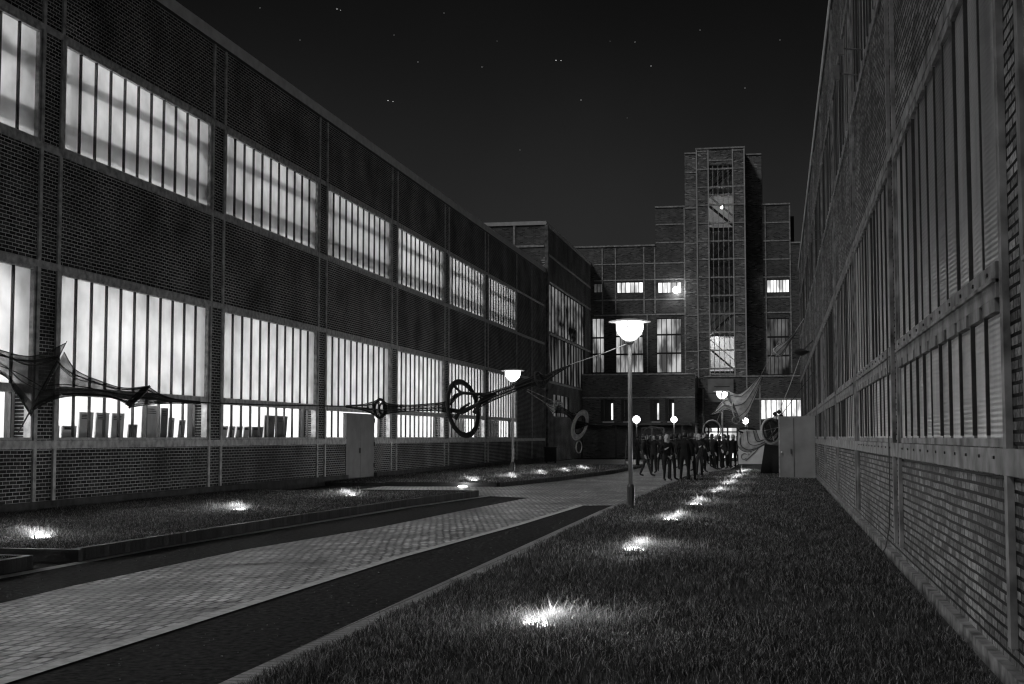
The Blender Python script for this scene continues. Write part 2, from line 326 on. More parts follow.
# ---------------------------------------------------------------- grass
SPOT_R = [(-2.02, 11.54), (-2.03, 19.39), (-2.06, 26.43), (-1.94, 32.53), (-1.80, 39.6), (-1.76, 46.3), (-1.74, 53.9), (-1.70, 61.6), (-2.0, 4.2)]
SPOT_L = [(-11.02, 19.11), (-11.09, 27.03), (-10.93, 34.08), (-10.5, 46.75), (-9.87, 50.55), (-9.5, 54.88), (-9.3, 59.91), (-9.05, 63.81), (-11.0, 11.0)]
def blades(name, x, y, z, h, w, lean):
    n = len(x); a = rng.uniform(0, 2 * math.pi, n); b = rng.uniform(0, 2 * math.pi, n)
    dx, dy = np.cos(a) * w / 2, np.sin(a) * w / 2; lx, ly = np.cos(b) * lean * h, np.sin(b) * lean * h
    V = np.empty((n, 5, 3), np.float32)
    V[:, 0] = np.c_[x - dx, y - dy, z]; V[:, 1] = np.c_[x + dx, y + dy, z]
    V[:, 2] = np.c_[x + dx * .8 + lx * .35, y + dy * .8 + ly * .35, z + h * .55]; V[:, 3] = np.c_[x - dx * .8 + lx * .35, y - dy * .8 + ly * .35, z + h * .55]
    V[:, 4] = np.c_[x + lx, y + ly, z + h * (1 - .25 * lean)]
    base = (np.arange(n) * 5)[:, None]
    loops = np.hstack([base + [0, 1, 2, 3], base + [3, 2, 4]]).astype(np.int32).ravel()
    me = bpy.data.meshes.new(name); me.vertices.add(n * 5); me.loops.add(n * 7); me.polygons.add(n * 2)
    me.vertices.foreach_set('co', V.ravel()); me.loops.foreach_set('vertex_index', loops)
    st = (np.arange(n) * 7)[:, None] + [0, 4]
    me.polygons.foreach_set('loop_start', st.astype(np.int32).ravel()); me.update(calc_edges=True)
    me.materials.append(M['grass'])
    o = bpy.data.objects.new(name, me); COL.objects.link(o); return tag(o, kind='stuff')
def clump(x, y, s): return .5 + .25 * np.sin(x * 3.1 * s + 1.7 * np.sin(y * 1.3 * s)) + .25 * np.sin(y * 2.3 * s + 2.1 * np.sin(x * 1.9 * s))
def lawn_points(N, y0, y1, L, Rr):
    y = y0 * np.exp(rng.uniform(0, 1, N) * math.log(y1 / y0)); x = L(y) + rng.uniform(0, 1, N) * (Rr(y) - L(y)); return x, y
def ring_grow(x, y, spots, amp=1.0):
    t = np.zeros_like(x)
    for sx, sy in spots: t = np.maximum(t, np.exp(-(((x - sx) / .42) ** 2 + ((y - sy) / .5) ** 2)))
    return t * amp
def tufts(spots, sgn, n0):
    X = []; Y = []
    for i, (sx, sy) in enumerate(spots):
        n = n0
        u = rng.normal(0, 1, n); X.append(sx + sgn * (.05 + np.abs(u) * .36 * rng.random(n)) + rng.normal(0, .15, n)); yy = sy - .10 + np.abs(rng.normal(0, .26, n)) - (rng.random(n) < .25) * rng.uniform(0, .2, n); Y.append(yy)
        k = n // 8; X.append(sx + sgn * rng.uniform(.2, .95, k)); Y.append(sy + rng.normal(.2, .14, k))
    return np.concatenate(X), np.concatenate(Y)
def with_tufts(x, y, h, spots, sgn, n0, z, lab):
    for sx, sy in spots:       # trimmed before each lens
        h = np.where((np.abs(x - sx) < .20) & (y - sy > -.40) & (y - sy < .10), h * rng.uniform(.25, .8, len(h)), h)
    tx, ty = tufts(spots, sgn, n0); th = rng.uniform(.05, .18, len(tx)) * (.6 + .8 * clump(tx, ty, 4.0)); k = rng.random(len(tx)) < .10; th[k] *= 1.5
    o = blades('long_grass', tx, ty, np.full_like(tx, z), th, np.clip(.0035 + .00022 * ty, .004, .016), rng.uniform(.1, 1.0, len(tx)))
    o.data.materials.clear(); o.data.materials.append(M['lit_tone_grass']); tag(o, lab, 'grass')
    return x, y, h
x, y = lawn_points(300000, 6.5, 66, lambda y: -3.63 - .0125 * np.clip(y - 8, 0, 22) + .26 + np.maximum(0, y - 55) * .09, lambda y: 1.37 - .0012 * y)
c = clump(x, y, 1.0); gr = ring_grow(x, y, SPOT_R)
keep = rng.random(len(x)) > np.where(clump(x, y, .33) + .3 * clump(x, y, 2.1) < .42, .72, .0); x, y, c, gr = x[keep], y[keep], c[keep], gr[keep]
h = (.03 + .045 * c + .04 * rng.random(len(x))) * (1 + .8 * gr); tall = rng.random(len(x)) < (.004 + .03 * gr); h[tall] *= rng.uniform(1.4, 2.2, tall.sum())
x, y, h = with_tufts(x, y, h, SPOT_R, 1, 2000, .05, 'long unmown grass with painted-in glow round the spotlights of the right lawn'); w = np.clip(.0035 + .00022 * y, .004, .016)
tag(blades('grass', x, y, np.full_like(x, .05), h, w, rng.uniform(.1, .9, len(x))), 'short rough grass of the lawn along the right hall', 'grass')
for (y0, y1, N, L, Rr, lab) in [(16.8, 37.1, 150000, lambda y: np.full_like(y, WALLX + .25), lambda y: np.interp(y, [15, 20, 25, 31, 37.3], [-9.33, -9.22, -9.12, -8.86, -8.34]), 'short grass of the raised lawn below the first lit windows'),
                                (44.5, 75, 90000, lambda y: np.full_like(y, WALLX + .25), lambda y: np.interp(y, [44.4, 46, 51, 62, 75], [-9.2, -8.9, -8.27, -7.47, -7.42]), 'short grass of the raised lawn around the farther left lamp'),
                                (8, 15.7, 30000, lambda y: np.full_like(y, WALLX + .25), lambda y: np.full_like(y, -9.34), 'grass of the small lawn corner behind the near kerb end')]:
    x, y = lawn_points(N, y0, y1, L, Rr); c = clump(x, y, .8); gr = ring_grow(x, y, SPOT_L)
    h = (.03 + .04 * c + .02 * rng.random(len(x))) * (1 + .9 * gr); tall = rng.random(len(x)) < (.004 + .04 * gr); h[tall] *= rng.uniform(1.4, 2.4, tall.sum())
    x, y, h = with_tufts(x, y, h, [q for q in SPOT_L if y0 < q[1] < y1], -1, 1700, .115, 'long unmown grass with painted-in glow round the spotlights of ' + {16.8: 'the nearer left lawn', 44.5: 'the farther left lawn', 8: 'the small lawn corner'}[y0])
    tag(blades('grass', x, y, np.full_like(x, .115), h, np.clip(.004 + .00025 * y, .006, .02), rng.uniform(.1, .9, len(x))), lab, 'grass')

# ---------------------------------------------------------------- ground spotlights
def spot_proto():
    t = thing('ground_spotlight', 'x', 'spotlight', (0, 0, 0))
    MB().lathe((0, 0, -.06), [(.20, 0), (.20, .065), (.17, .07)], 20).build('housing', M['black'], t, local=True)
    for s in (-1, 1): MB().box(-.012, .012, s * .21 - .006, s * .21 + .006, -.03, .06).build('bracket', M['black'], t, local=True)
    MB().lathe((0, 0, .012), [(.165, 0), (.15, .022), (.10, .038), (.03, .046)], 20).build('lens', M['lens'], t, local=True)
    return t
proto = spot_proto(); used = False
spotlab = {('R', 0): 'bright ground spotlight in the right lawn, nearest to the viewer', ('R', 1): 'ground spotlight in the right lawn just nearer than the tall street lamp', ('R', 2): 'ground spotlight in the right lawn just beside the tall street lamp',
           ('R', 3): 'ground spotlight in the right lawn, first one beyond the tall street lamp', ('R', 4): 'ground spotlight in the right lawn, second one beyond the tall street lamp', ('R', 5): 'ground spotlight in the right lawn, third one beyond the tall street lamp',
           ('R', 6): 'small ground spotlight right in front of the pale banner box', ('R', 7): 'small ground spotlight at the far end of the right lawn', ('R', 8): 'ground spotlight in the right lawn outside the picture',
           ('L', 0): 'ground spotlight in the left lawn near the brick kerb corner', ('L', 1): 'ground spotlight in the left lawn below the second lit bay', ('L', 2): 'ground spotlight in the left lawn in front of the grey double door',
           ('L', 3): 'ground spotlight in the far left lawn, nearer side of the left street lamp', ('L', 4): 'ground spotlight at the foot of the left street lamp', ('L', 5): 'ground spotlight in the far left lawn just beyond the left street lamp',
           ('L', 6): 'ground spotlight second from the far end of the left lawn', ('L', 7): 'ground spotlight at the far end of the left lawn', ('L', 8): 'ground spotlight in the near left lawn outside the picture'}
for side, spots, z in (('R', SPOT_R, .05), ('L', SPOT_L, .115)):
    for i, (sx, sy) in enumerate(spots):
        o = copy_tree(proto) if used else proto; used = True
        o.location = (sx, sy, z); o['label'] = spotlab[(side, i)]; o['group'] = 'ground spotlights in the lawns'
        sgn = 1 if side == 'R' else -1
        lamp('SPOT', (sx, sy, z + .14), 5 if side == 'R' else 6, .06, 'spot_light', (0, -sgn * R(72), 0), R(150))
        lamp('POINT', (sx + sgn * .12, sy - .05, z + .19), 42 if side == 'R' else 42, .07, 'spot_glow')
# one more spot close to the near-left door
o = copy_tree(proto); o.location = (-10.26, 43.9, .01); o['label'] = 'ground spotlight on the side path towards the grey double door'; o['group'] = 'ground spotlights in the lawns'
lamp('POINT', (-10.3, 43.9, .16), 16, .05, 'spot_glow')

# ---------------------------------------------------------------- the two halls
BAY = 8.886; ZR = 12.95
def hall(side):
    left = side == 'L'
    P = (lambda u, y, z: (WALLX + u, y, z)) if left else (lambda u, y, z: (rx(y) - u, y, z))
    y_start = 27.0 if left else 9.42
    kmin, kmax = (-3, 5) if left else (-1, 8)
    wins = [(y_start + BAY * k, y_start + BAY * k + 7.9) for k in range(kmin, kmax + 1)]
    Y0 = wins[0][0] - 1.05; Y1 = 89.5 if left else 92.0
    t = thing('factory_hall', 'long brick factory hall with two rows of lit windows and a grey double door' if left else 'long brick factory hall with dark ribbed windows close on the right', 'building', P(0, 50, 0))
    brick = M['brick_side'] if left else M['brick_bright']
    ZL0, ZL1, ZU0, ZU1 = 1.58, 5.22, 7.90, 10.30
    door = (47.0, 50.5) if left else None
    b = MB(P); th = -.4
    segs = [(Y0, Y1)] if not door else [(Y0, door[0]), (door[1], Y1)]
    for a, c in segs: b.box(th, 0, a, c, 0, ZL0)
    b.box(th, 0, Y0, Y1, ZL1, ZU0); b.box(th, 0, Y0, Y1, ZU1, ZR - .32)
    prev = Y0
    for a, c in wins + [(Y1, Y1)]:
        if a - prev > .01:
            b.box(th, 0, prev, a, ZL0, ZL1); b.box(th, 0, prev, a, ZU0, ZU1)
        prev = c
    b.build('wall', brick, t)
    MB(P).box(-.45, .06, Y0 - .02, Y1 + .02, ZR - .32, ZR).build('coping', M['coping'], t)
    MB(P).box(-.46, .035, Y0 - .01, Y1 + .01, ZR - .40, ZR - .32).build('cornice', M['mullion'], t)
    b = MB(P)
    for a, c in segs: b.box(-.3, .075 if not left else .13, a, c, -.05, .17 if not left else .30)
    b.build('plinth', M['plinth'] if left else M['concrete'], t)
    # horizontal steel rails
    st = M['steel'] if left else M['steel_pale']
    for z0, z1, d in ((1.40, 1.575, .035), (5.225, 5.37, .03), (7.74, 7.895, .03), (10.305, 10.44, .03)):
        cuts = segs if z0 < 2 and door else [(Y0, Y1)]
        for a, c in cuts: MB(P).box(0.002, d, a, c, z0, z1).build('steel_rail', st, t)
    # vertical steel posts each side of every brick pier
    for a, c in wins:
        for yy in (a - .16, c + .03):
            if yy > Y1: continue
            b = MB(P)
            for z0, z1 in ((.30, 1.40), (1.575, 5.225), (5.37, 7.74), (7.895, 10.305), (10.44, ZR - .40)): b.box(.001, .045, yy, yy + .12, z0, z1)
            b.build('steel_post', st, t)
    if left:
        for yy in (84.4, 89.35):
            MB(P).box(.001, .045, yy, yy + .12, .30, ZR - .40).build('steel_post', st, t)
    # windows
    npane = 11
    for bi, (a, c) in enumerate(wins):
        for (z0, z1, row) in ((ZL0, ZL1, 0), (ZU0, ZU1, 1)):
            fr = MB(P); fw = .07
            fr.box(-.14, .02 if left else .02, a, a + fw, z0, z1); fr.box(-.14, .02, c - fw, c, z0, z1)
            fr.box(-.14, .015, a + fw, c - fw, z0, z0 + .06); fr.box(-.14, .015, a + fw, c - fw, z1 - .06, z1)
            zt = None
            has_door = door and a < door[0] < c and row == 0
            if row == 0:
                zt = (2.56, 2.74) if left else (2.58, 2.82)
                fr.box(-.13, .05, a + fw, c - fw, zt[0], zt[1])
                if not left:
                    fr.box(-.12, .075, a + fw, c - fw, zt[0] + .10, zt[0] + .125)
            w = fr.build('window', M['steel'] if left else M['steel_pale'], t)
            mu = MB(P); spans = [(z0 + .06, z1 - .06)] if not zt else [(z0 + .06, zt[0]), (zt[1], z1 - .06)]
            pw = (c - a - 2 * fw) / npane
            for k in range(1, npane):
                yy = a + fw + k * pw
                for zz0, zz1 in spans:
                    if has_door and zz0 < 2 and door[0] - .05 < yy < door[1] + .05: continue
                    if left: mu.box(-.065, -.005, yy - .02, yy + .02, zz0, zz1)
                    else:
                        mu.box(-.06, .030, yy - .015, yy + .015, zz0 + .02, zz1 - .02)
            mu.build('mullion', M['mullion'], w)
            if not left:
                for k in range(npane):
                    yy = a + fw + (k + .5) * pw
                    for zz0, zz1 in spans:
                        MB(P).box(-.05, .05, yy - pw * .40, yy + pw * .40, zz1 - .09, zz1 - .001).build('glazing_clip', M['steel_pale'], w)
            if left:
                if row == 0:
                    MB(P).box(-.075, -.07, a + fw, c - fw, spans[1][0], spans[1][1]).build('frosted_pane', M['frosted'], w)
                    for ga, gc in (((a + fw, door[0] - .02), (door[1] + .02, c - fw)) if has_door else ((a + fw, c - fw),)):
                        MB(P).quad((-.072, ga, spans[0][0]), (-.072, gc, spans[0][0]), (-.072, gc, spans[0][1]), (-.072, ga, spans[0][1])).build('clear_pane', M['clear'], w, recalc=False)
                else:
                    MB(P).box(-.075, -.07, a + fw, c - fw, *spans[0]).build('frosted_pane', M['frosted'], w)
            else:
                gp = MB(P)
                for k in range(npane):
                    ya, yb = a + fw + k * pw + .016, a + fw + (k + 1) * pw - .016
                    for zz0, zz1 in spans:
                        tl = random.uniform(-.012, .012)
                        ya2, yb2 = ya + pw * .03, yb - pw * .05; zt2 = zz1 - .10
                        gp.add([(-.05, ya2, zz0), (.012 + tl, ya2 + .02, zz0), (.012 - tl, yb2 - .02, zz0), (-.05, yb2, zz0), (-.05, ya2, zt2), (.012 + tl, ya2 + .02, zt2), (.012 - tl, yb2 - .02, zt2), (-.05, yb2, zt2)],
                               [(0, 1, 5, 4), (1, 2, 6, 5), (2, 3, 7, 6), (4, 5, 6, 7)])
                gp.build('ribbed_pane', M['ribbed'], w)
                if row == 0 and bi in (1, 2):
                    for k in range(0, npane):
                        yy = a + fw + (k + .5) * pw
                        MB(P).box(.05, .062, yy - .03, yy + .03, zt[0] + .17, zt[0] + .195).build('bolt', M['black'], w)
                        MB(P).box(.036, .048, yy - .03, yy + .03, 1.50, 1.522).build('bolt', M['black'], w)
    # inside
    if left:
        MB(P).box(-5.2, -5.0, Y0, Y1, .8, ZR - .5).build('inner_wall', M['plaster'], t)
        MB(P).box(-5.0, -.42, Y0, Y1, 5.6, 6.2).build('upper_floor', M['plaster'], t)
        MB(P).box(-5.0, -.42, Y0, Y1, .8, 1.0).build('lower_floor', M['plaster'], t)
        b = MB(P)
        for a, c in wins:
            b.box(-1.0, -.42, c - .35, c + 1.1, 1.0, 5.6); b.box(-1.0, -.42, c - .35, c + 1.1, 6.2, ZR - .5)
        b.build('inner_pier', M['plaster'], t)
        # pipes and crane rails seen as blurred shadows on the frosted panes
        for (u, z, r) in ((-.46, 8.45, .19), (-.44, 9.50, .10)):
            MB(P).tube([(u, Y0 + .1, z), (u, Y1 - .2, z)], r, 10).build('pipe', M['black'], t)
        for a, c in wins:
            MB(P).bar((-.9, a + 1.0, 7.2), (-.9, a + 1.0, 12.0), .16, .16).build('stanchion', M['black'], t)
            MB(P).bar((-.85, a + 3.4, 10.5), (-.85, a + 7.6, 8.9), .10, .10).build('brace', M['black'], t)
        for a, c in wins:      # gathered blind hanging from the head of each lower window, ragged along its edge
            b = MB(P); m_ = 48; zb = [4.55 + .22 * random.random() * (1 - .4 * (k % 2)) + .12 * math.sin(k * .5) for k in range(m_ + 1)]
            for k in range(m_):
                ya, yb = a + .1 + 7.7 * k / m_, a + .1 + 7.7 * (k + 1) / m_
                b.quad((-.20 - .03 * (k % 2), ya, zb[k]), (-.20 - .03 * ((k + 1) % 2), yb, zb[k + 1]), (-.20 - .03 * ((k + 1) % 2), yb, 5.2), (-.20 - .03 * (k % 2), ya, 5.2))
            b.build('blind', M['blind'], t, recalc=False)
        for bi, (a, c) in enumerate(wins):
            if a < 5: continue
            for q, (fy, zz, p) in enumerate(((.22, 9.2, 300), (.60, 9.0, 470))):
                lamp('POINT', P(-2.5, a + 7.9 * fy, zz), p, .16, 'hall_lamp')
            for q, (fy, zz, p) in enumerate(((.30, 3.4, 330), (.74, 3.2, 250))):
                lamp('POINT', P(-2.2, a + 7.9 * fy, zz), p, .30, 'hall_lamp')
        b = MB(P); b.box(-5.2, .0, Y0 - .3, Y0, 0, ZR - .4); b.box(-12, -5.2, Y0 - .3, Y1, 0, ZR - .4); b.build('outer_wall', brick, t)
    else:
        MB(P).box(-1.2, -.9, Y0, Y1, 0, ZR - .5).build('inner_wall', M['black'], t)
        MB(P).box(-14, -.45, Y0 - .3, Y0, 0, ZR - .4).build('outer_wall', brick, t)
    MB(P).box(-12.2, -.45, Y0, Y1, ZR - .5, ZR - .1).build('roof', M['tar'], t)
    if left:
        d = MB(P); d.box(-.10, .02, door[0] + .02, door[0] + 1.75, .12, 2.52); dl = d.build('door_leaf', M['door'], t)
        MB(P).box(.02, .07, door[0] + 1.60, door[0] + 1.66, 1.05, 1.25).build('handle', M['steel_pale'], dl)
        d = MB(P); d.box(-.10, .02, door[0] + 1.77, door[1] - .02, .12, 2.52); dl = d.build('door_leaf', M['door'], t)
        b = MB(P)
        for z in (.5, 1.3, 2.2): b.box(.02, .05, door[1] - .08, door[1] - .02, z, z + .16)
        b.build('hinge', M['black'], dl)
        MB(P).box(-.3, .9, door[0] - .1, door[1] + .1, 0, .115).build('door_step', M['concrete'], t)
    return t, P, wins
hallL, PL, winsL = hall('L')
hallR, PR, winsR = hall('R')

# display boards leaning inside the first two bays
def board(y, w, h, lean, dark, label, u=-.36, z=1.60):
    t = thing('display_board', label, 'board', PL(u, y, z), 'display boards behind the lower panes')
    def rot(p):
        uu, yy, zz = p; return (WALLX + u + uu, y + yy + zz * lean, z + zz)
    b = MB(); m = M['board_dark' if dark else 'board']
    b.add([rot(p) for p in [(uu, yy, zz) for uu in (-.015, .015) for yy in (0, w) for zz in (0, h)]], [(0, 1, 3, 2), (4, 6, 7, 5), (0, 4, 5, 1), (2, 3, 7, 6), (0, 2, 6, 4), (1, 5, 7, 3)])
    b.build('panel', m, t)
    b = MB()
    for k in range(3):
        zz = h * (.9 - k * .06); b.add([rot(p) for p in [(.018, w * .12, zz), (.018, w * random.uniform(.4, .85), zz), (.018, w * .8, zz - .02), (.018, w * .12, zz - .02)]], [(0, 1, 2, 3)])
    b.build('lettering', M['ink'], t)
bo = winsL[3][0]
for y, w, h, l, d, lab in [(.12, .62, .30, .08, 0, 'low pale board standing at the left corner of the first full lower window'), (.86, .62, .30, .1, 0, 'low pale board, second from the left corner of the first full lower window'),
                     (1.6, .62, .62, .10, 0, 'tall pale board, first of three alike behind the first full lower window'), (2.36, .62, .62, .10, 0, 'tall pale board, middle of three alike behind the first full lower window'), (3.12, .62, .62, .10, 0, 'tall pale board, last of three alike behind the first full lower window'),
                     (4.0, .45, .36, .15, 1, 'small dark board beside the tall pale boards'), (4.7, .95, .85, .05, 0, 'wide grey board reaching almost up to the transom'), (5.75, .4, .8, .1, 1, 'narrow dark board beside the wide grey board'), (6.2, .35, .55, .12, 0, 'small pale poster board near the right end of the first full window'),
                     (6.8, .4, .5, .2, 0, 'crumpled pale board at the right end of the first full window')]:
    board(bo + y, w, h, l, d, lab)
bo = winsL[4][0]
for i in range(5): board(bo + .2 + i * .55, .42, .36, .35, 0, 'low slanted grey board, one of five in a row behind the second full lower window')
for y, w, h, l, d, lab in [(3.05, .9, .36, .3, 1, 'low dark board at the right of the row of slanted boards'), (4.1, .85, .72, .12, 1, 'tall dark board left of its twin behind the second full lower window'), (5.05, .95, .72, .22, 1, 'tall dark leaning board right of its twin behind the second full lower window')]:
    board(bo + y, w, h, l, d, lab)

# bracket lamps on the right hall's upper sill
for i, y in enumerate((22.8, 24.4, 43.0, 45.0)):
    t = thing('wall_floodlight', ['small box floodlight on a thin arm, topmost one on the right hall', 'small box floodlight on a thin arm, just below the topmost one on the right hall', 'small far box floodlight on an arm, nearer of the distant pair on the right hall', 'small far box floodlight on an arm, farther of the distant pair on the right hall'][i], 'floodlight', PR(0, y, 8.0), 'floodlights on arms along the right hall')
    MB(PR).tube([(.03, y, 8.02), (.36, y, 8.06)], .014, 6).build('arm', M['steel_pale'], t)
    MB(PR).box(.34, .43, y - .05, y + .05, 7.95, 8.2).build('housing', M['steel_pale'], t)
# disc fixed to the right wall that holds a sculpture cable
t = thing('wall_anchor', 'black dished disc on the right hall wall holding a cable', 'anchor', PR(0, 58, 5))
pa = at(801, 352, 58)
MB().lathe((0, 0, 0), [(.28, 0), (.30, .04), (.12, .14), (.05, .26)], 18)
b = MB(); b.lathe((pa.x, pa.y, pa.z), [(.06, -.16), (.34, -.02), (.36, .03), (.06, .14)], 18); b.build('disc', M['black'], t)
MB().tube([(pa.x, pa.y, pa.z), (rx(58), 58.1, pa.z + .5)], .03, 6).build('arm', M['black'], t)
# hose at the right wall
t = MB(PR).tube([(.09, 18.2, 3.0), (.09, 18.2, .9), (.10, 18.25, .5), (.16, 18.1, .25), (.3, 17.7, .07), (.45, 17.0, .06)], .008, 6).build('cable', M['black'], None, smooth=True)
tag(t, 'thin black cable hanging down the right wall into the grass', 'cable')

# ---------------------------------------------------------------- cross block at the end of the left hall
blk = thing('brick_block', 'taller brick block standing at the end of the left hall', 'building', (WALLX, 101, 0))
ZB = 16.15
b = MB(); b.cur = 0
b.box(-26, WALLX - .35, 89.75, 90.1, 0, ZB - .25); b.build('front_wall', M['brick_face'], blk)
b = MB()
b.box(WALLX - .35, WALLX, 89.75, 91.0, 0, ZB - .25); b.box(WALLX - .35, WALLX, 91.0, 112, 0, 3.0); b.box(WALLX - .35, WALLX, 91.0, 112, 12.1, ZB - .25); b.box(WALLX - .35, WALLX, 91, 112, 4.6, 5.4)
b.box(WALLX - .35, WALLX, 108.5, 112, 5.4, 12.1); b.box(WALLX - .35, WALLX, 91.0, 93, 3.0, 4.6); b.box(WALLX - .35, WALLX, 100, 112, 3.0, 4.6)
b.build('side_wall', M['brick_side'], blk)
b = MB(); b.box(-26, WALLX + .06, 89.68, 89.745, ZB - .25, ZB); b.box(WALLX - .4, WALLX + .06, 89.745, 112, ZB - .25, ZB); b.build('coping', M['coping'], blk)
MB().box(-26, WALLX - .4, 90.1, 112, ZB - .5, ZB - .3).build('roof', M['tar'], blk)
for z in (13.95, 12.12, 8.6, 5.3):
    MB().box(WALLX + .002, WALLX + .04, 91.12, 112, z, z + .14).build('steel_rail', M['steel'], blk)
for z in (13.0, 14.4): MB().box(-26, WALLX - .1, 89.70, 89.748, z, z + .14).build('steel_rail', M['steel'], blk)
for x in (-17.5, -20.5): MB().box(x, x + .14, 89.69, 89.745, 12.9, ZB - .25).build('steel_post', M['steel'], blk)
MB().box(WALLX - .02, WALLX + .22, 89.55, 89.85, .0, ZB - .3).build('corner_post', M['steel_pale'], blk)
for (z0, z1, m, ya, yb) in ((8.75, 12.1, 'lit_side', 91, 108.5), (5.4, 8.6, 'lit_c', 91, 108.5), (3.0, 4.6, 'lit_c', 93, 100)):
    fr = MB()
    n = int((yb - ya) / 1.45)
    for k in range(n + 1):
        y = ya + (yb - ya) * k / n; fr.box(WALLX - .10, WALLX - .02, y - .04, y + .04, z0, z1)
    fr.box(WALLX - .12, WALLX + .035, ya, yb, z0 - .001, z0 + .08)
    w = fr.build('window', M['mullion'], blk)
    MB().box(WALLX - .16, WALLX - .13, ya, yb, z0, z1).build('glass', M[m], w)

# ---------------------------------------------------------------- tower building across the end
tw = thing('tower_building', 'stepped brick industrial building with a tall central stair tower', 'building', (-4.5, 113, 0))
YF = 112.0
def bx(name, m, x0, x1, y0, y1, z0, z1, parent=tw): return MB().box(x0, x1, y0, y1, z0, z1).build(name, M[m], parent)
# window openings in the front (x0, x1, z0, z1, glass, columns, rows)
ops = []
def op(px0, px1, py0, py1, m, nc, rows, Y=YF):
    a = at(px0, py1, Y); c = at(px1, py0, Y); ops.append((a.x, c.x, a.z, c.z, m, nc, rows, Y))
op(592.5, 604, 318, 373, 'lit_b', 3, (.36, .66)); op(616, 643, 318, 373, 'lit_b', 6, (.33, .66)); op(657, 681, 318, 373, 'lit_b', 5, (.3, .64)); op(767, 789, 318, 375, 'lit_c', 6, (.33, .66))
op(617, 643, 281.5, 293.5, 'lit_a', 6, ()); op(658, 681, 281.5, 293.5, 'lit_a', 5, ()); op(767, 789, 279, 293, 'lit_a', 7, ()); op(594, 603, 283, 293, 'lit_c', 3, ())
op(709.5, 733, 164, 375, 'dark_glass', 5, (), 110.6)
# walls as a grid split round the openings
def wall_with_ops(name, m, x0, x1, z0, z1, Y, th):
    mine = sorted([o for o in ops if abs(o[7] - Y) < .01 and x0 < (o[0] + o[1]) / 2 < x1 and z0 < (o[2] + o[3]) / 2 < z1])
    xs = sorted({x0, x1} | {v for o in mine for v in o[:2]}); zs = sorted({z0, z1} | {v for o in mine for v in o[2:4]})
    b = MB()
    for i in range(len(xs) - 1):
        run = None
        for j in range(len(zs) - 1):
            cx_, cz_ = (xs[i] + xs[i + 1]) / 2, (zs[j] + zs[j + 1]) / 2
            hole = any(o[0] < cx_ < o[1] and o[2] < cz_ < o[3] for o in mine)
            if hole:
                if run is not None: b.box(xs[i], xs[i + 1], Y, Y + th, run, zs[j]); run = None
            elif run is None: run = zs[j]
        if run is not None: b.box(xs[i], xs[i + 1], Y, Y + th, run, zs[-1])
    return b.build(name, M[m], tw)
wall_with_ops('wall', 'brick_face', -30, -9.9, 0, 17.4, YF, .4)
wall_with_ops('wall', 'brick_face', -9.9, -7.42, 0, 20.55, YF, .4)
bx('wall', 'brick_tower', -7.42, -6.42, YF - .25, YF + 6, 0, 24.9)
wall_with_ops('tower_wall', 'brick_tower', -6.42, -2.5, 5.5, 25.0, 110.6, .4)
b = MB(); b.box(-6.42, -6.1, 111.0, 118, 0, 25.0); b.box(-2.8, -2.5, 111.0, 118, 0, 25.0); b.box(-6.1, -2.8, 117.6, 118, 0, 25.0); b.build('tower_wall', M['brick_side'], tw)
bx('tower_roof', 'tar', -6.1, -2.8, 111.0, 117.6, 25.0, 25.2)
bx('wall', 'brick_tower', -2.5, -1.2, YF + .9, YF + 6, 0, 24.85)
wall_with_ops('wall', 'brick_face', -1.2, 1.05, 0, 20.5, YF, .4)
wall_with_ops('wall', 'brick_face', 1.05, 12, 0, 17.3, YF, .4)
bx('back_wall', 'brick_side', -30, -7.42, YF + 8, YF + 8.4, 0, 17.4); bx('back_wall', 'brick_side', -1.2, 12, YF + 8, YF + 8.4, 0, 17.3)
bx('upper_block', 'brick_side', -9.85, -7.42, YF + .4, YF + 8, 17.4, 20.5); bx('upper_block', 'brick_side', -1.2, 1.0, YF + .4, YF + 8, 17.3, 20.45)
bx('roof', 'tar', -30, -9.9, YF + .4, YF + 8, 17.0, 17.3); bx('roof', 'tar', 1.05, 12, YF + .4, YF + 8, 16.9, 17.2)
for (x0, x1, z, Y) in ((-30, -9.9, 17.4, YF), (-9.9, -7.42, 20.55, YF), (-7.42, -6.42, 24.9, YF - .25), (-6.45, -2.47, 25.0, 110.6), (-2.5, -1.2, 24.85, YF + .9), (-1.2, 1.05, 20.5, YF), (1.05, 12, 17.3, YF)):
    bx('coping', 'steel', x0, x1, Y - .06, Y + .34, z, z + .12)
bx('roof_hut', 'black', -.05 + 1.0, 1.35, YF + .5, YF + 3, 17.35, 19.6)
# steel grid on the fronts
def rails(x0, x1, zs, Y, m='steel'):
    for z in zs: bx('steel_rail', m, x0, x1, Y - .035, Y - .002, z, z + .10)
def posts(xs, z0, z1, Y, m='steel'):
    for x in xs: bx('steel_post', m, x - .05, x + .05, Y - .05, Y - .001, z0, z1)
zr = [1.65 + (437 - y) / 1364 * 112 for y in (375.5, 316, 299, 281, 263.5)]
rails(-15.0, -7.45, [12.9, 14.55, 15.9], YF); rails(-9.85, -7.45, [17.6, 19.1], YF); rails(-15.0, -7.45, [11.65], YF)
rails(-1.15, 1.0, [11.65, 12.9, 14.55, 16.0, 17.5, 19.0], YF)
posts([-13.2, -10.85, -9.95, -14.3], 11.8, 17.3, YF); posts([-7.5], 6.8, 20.5, YF); posts([-.95], 6.8, 20.4, YF); posts([1.0], 6.8, 20.4, YF); posts([-10.6], 6.8, 11.7, YF)
tz = [5.6 + 1.476 * k for k in range(14)]
for z in tz:
    bx('steel_rail', 'steel', -6.4, -5.5, 110.565, 110.598, z, z + .10); bx('steel_rail', 'steel', -3.42, -2.52, 110.565, 110.598, z, z + .10)
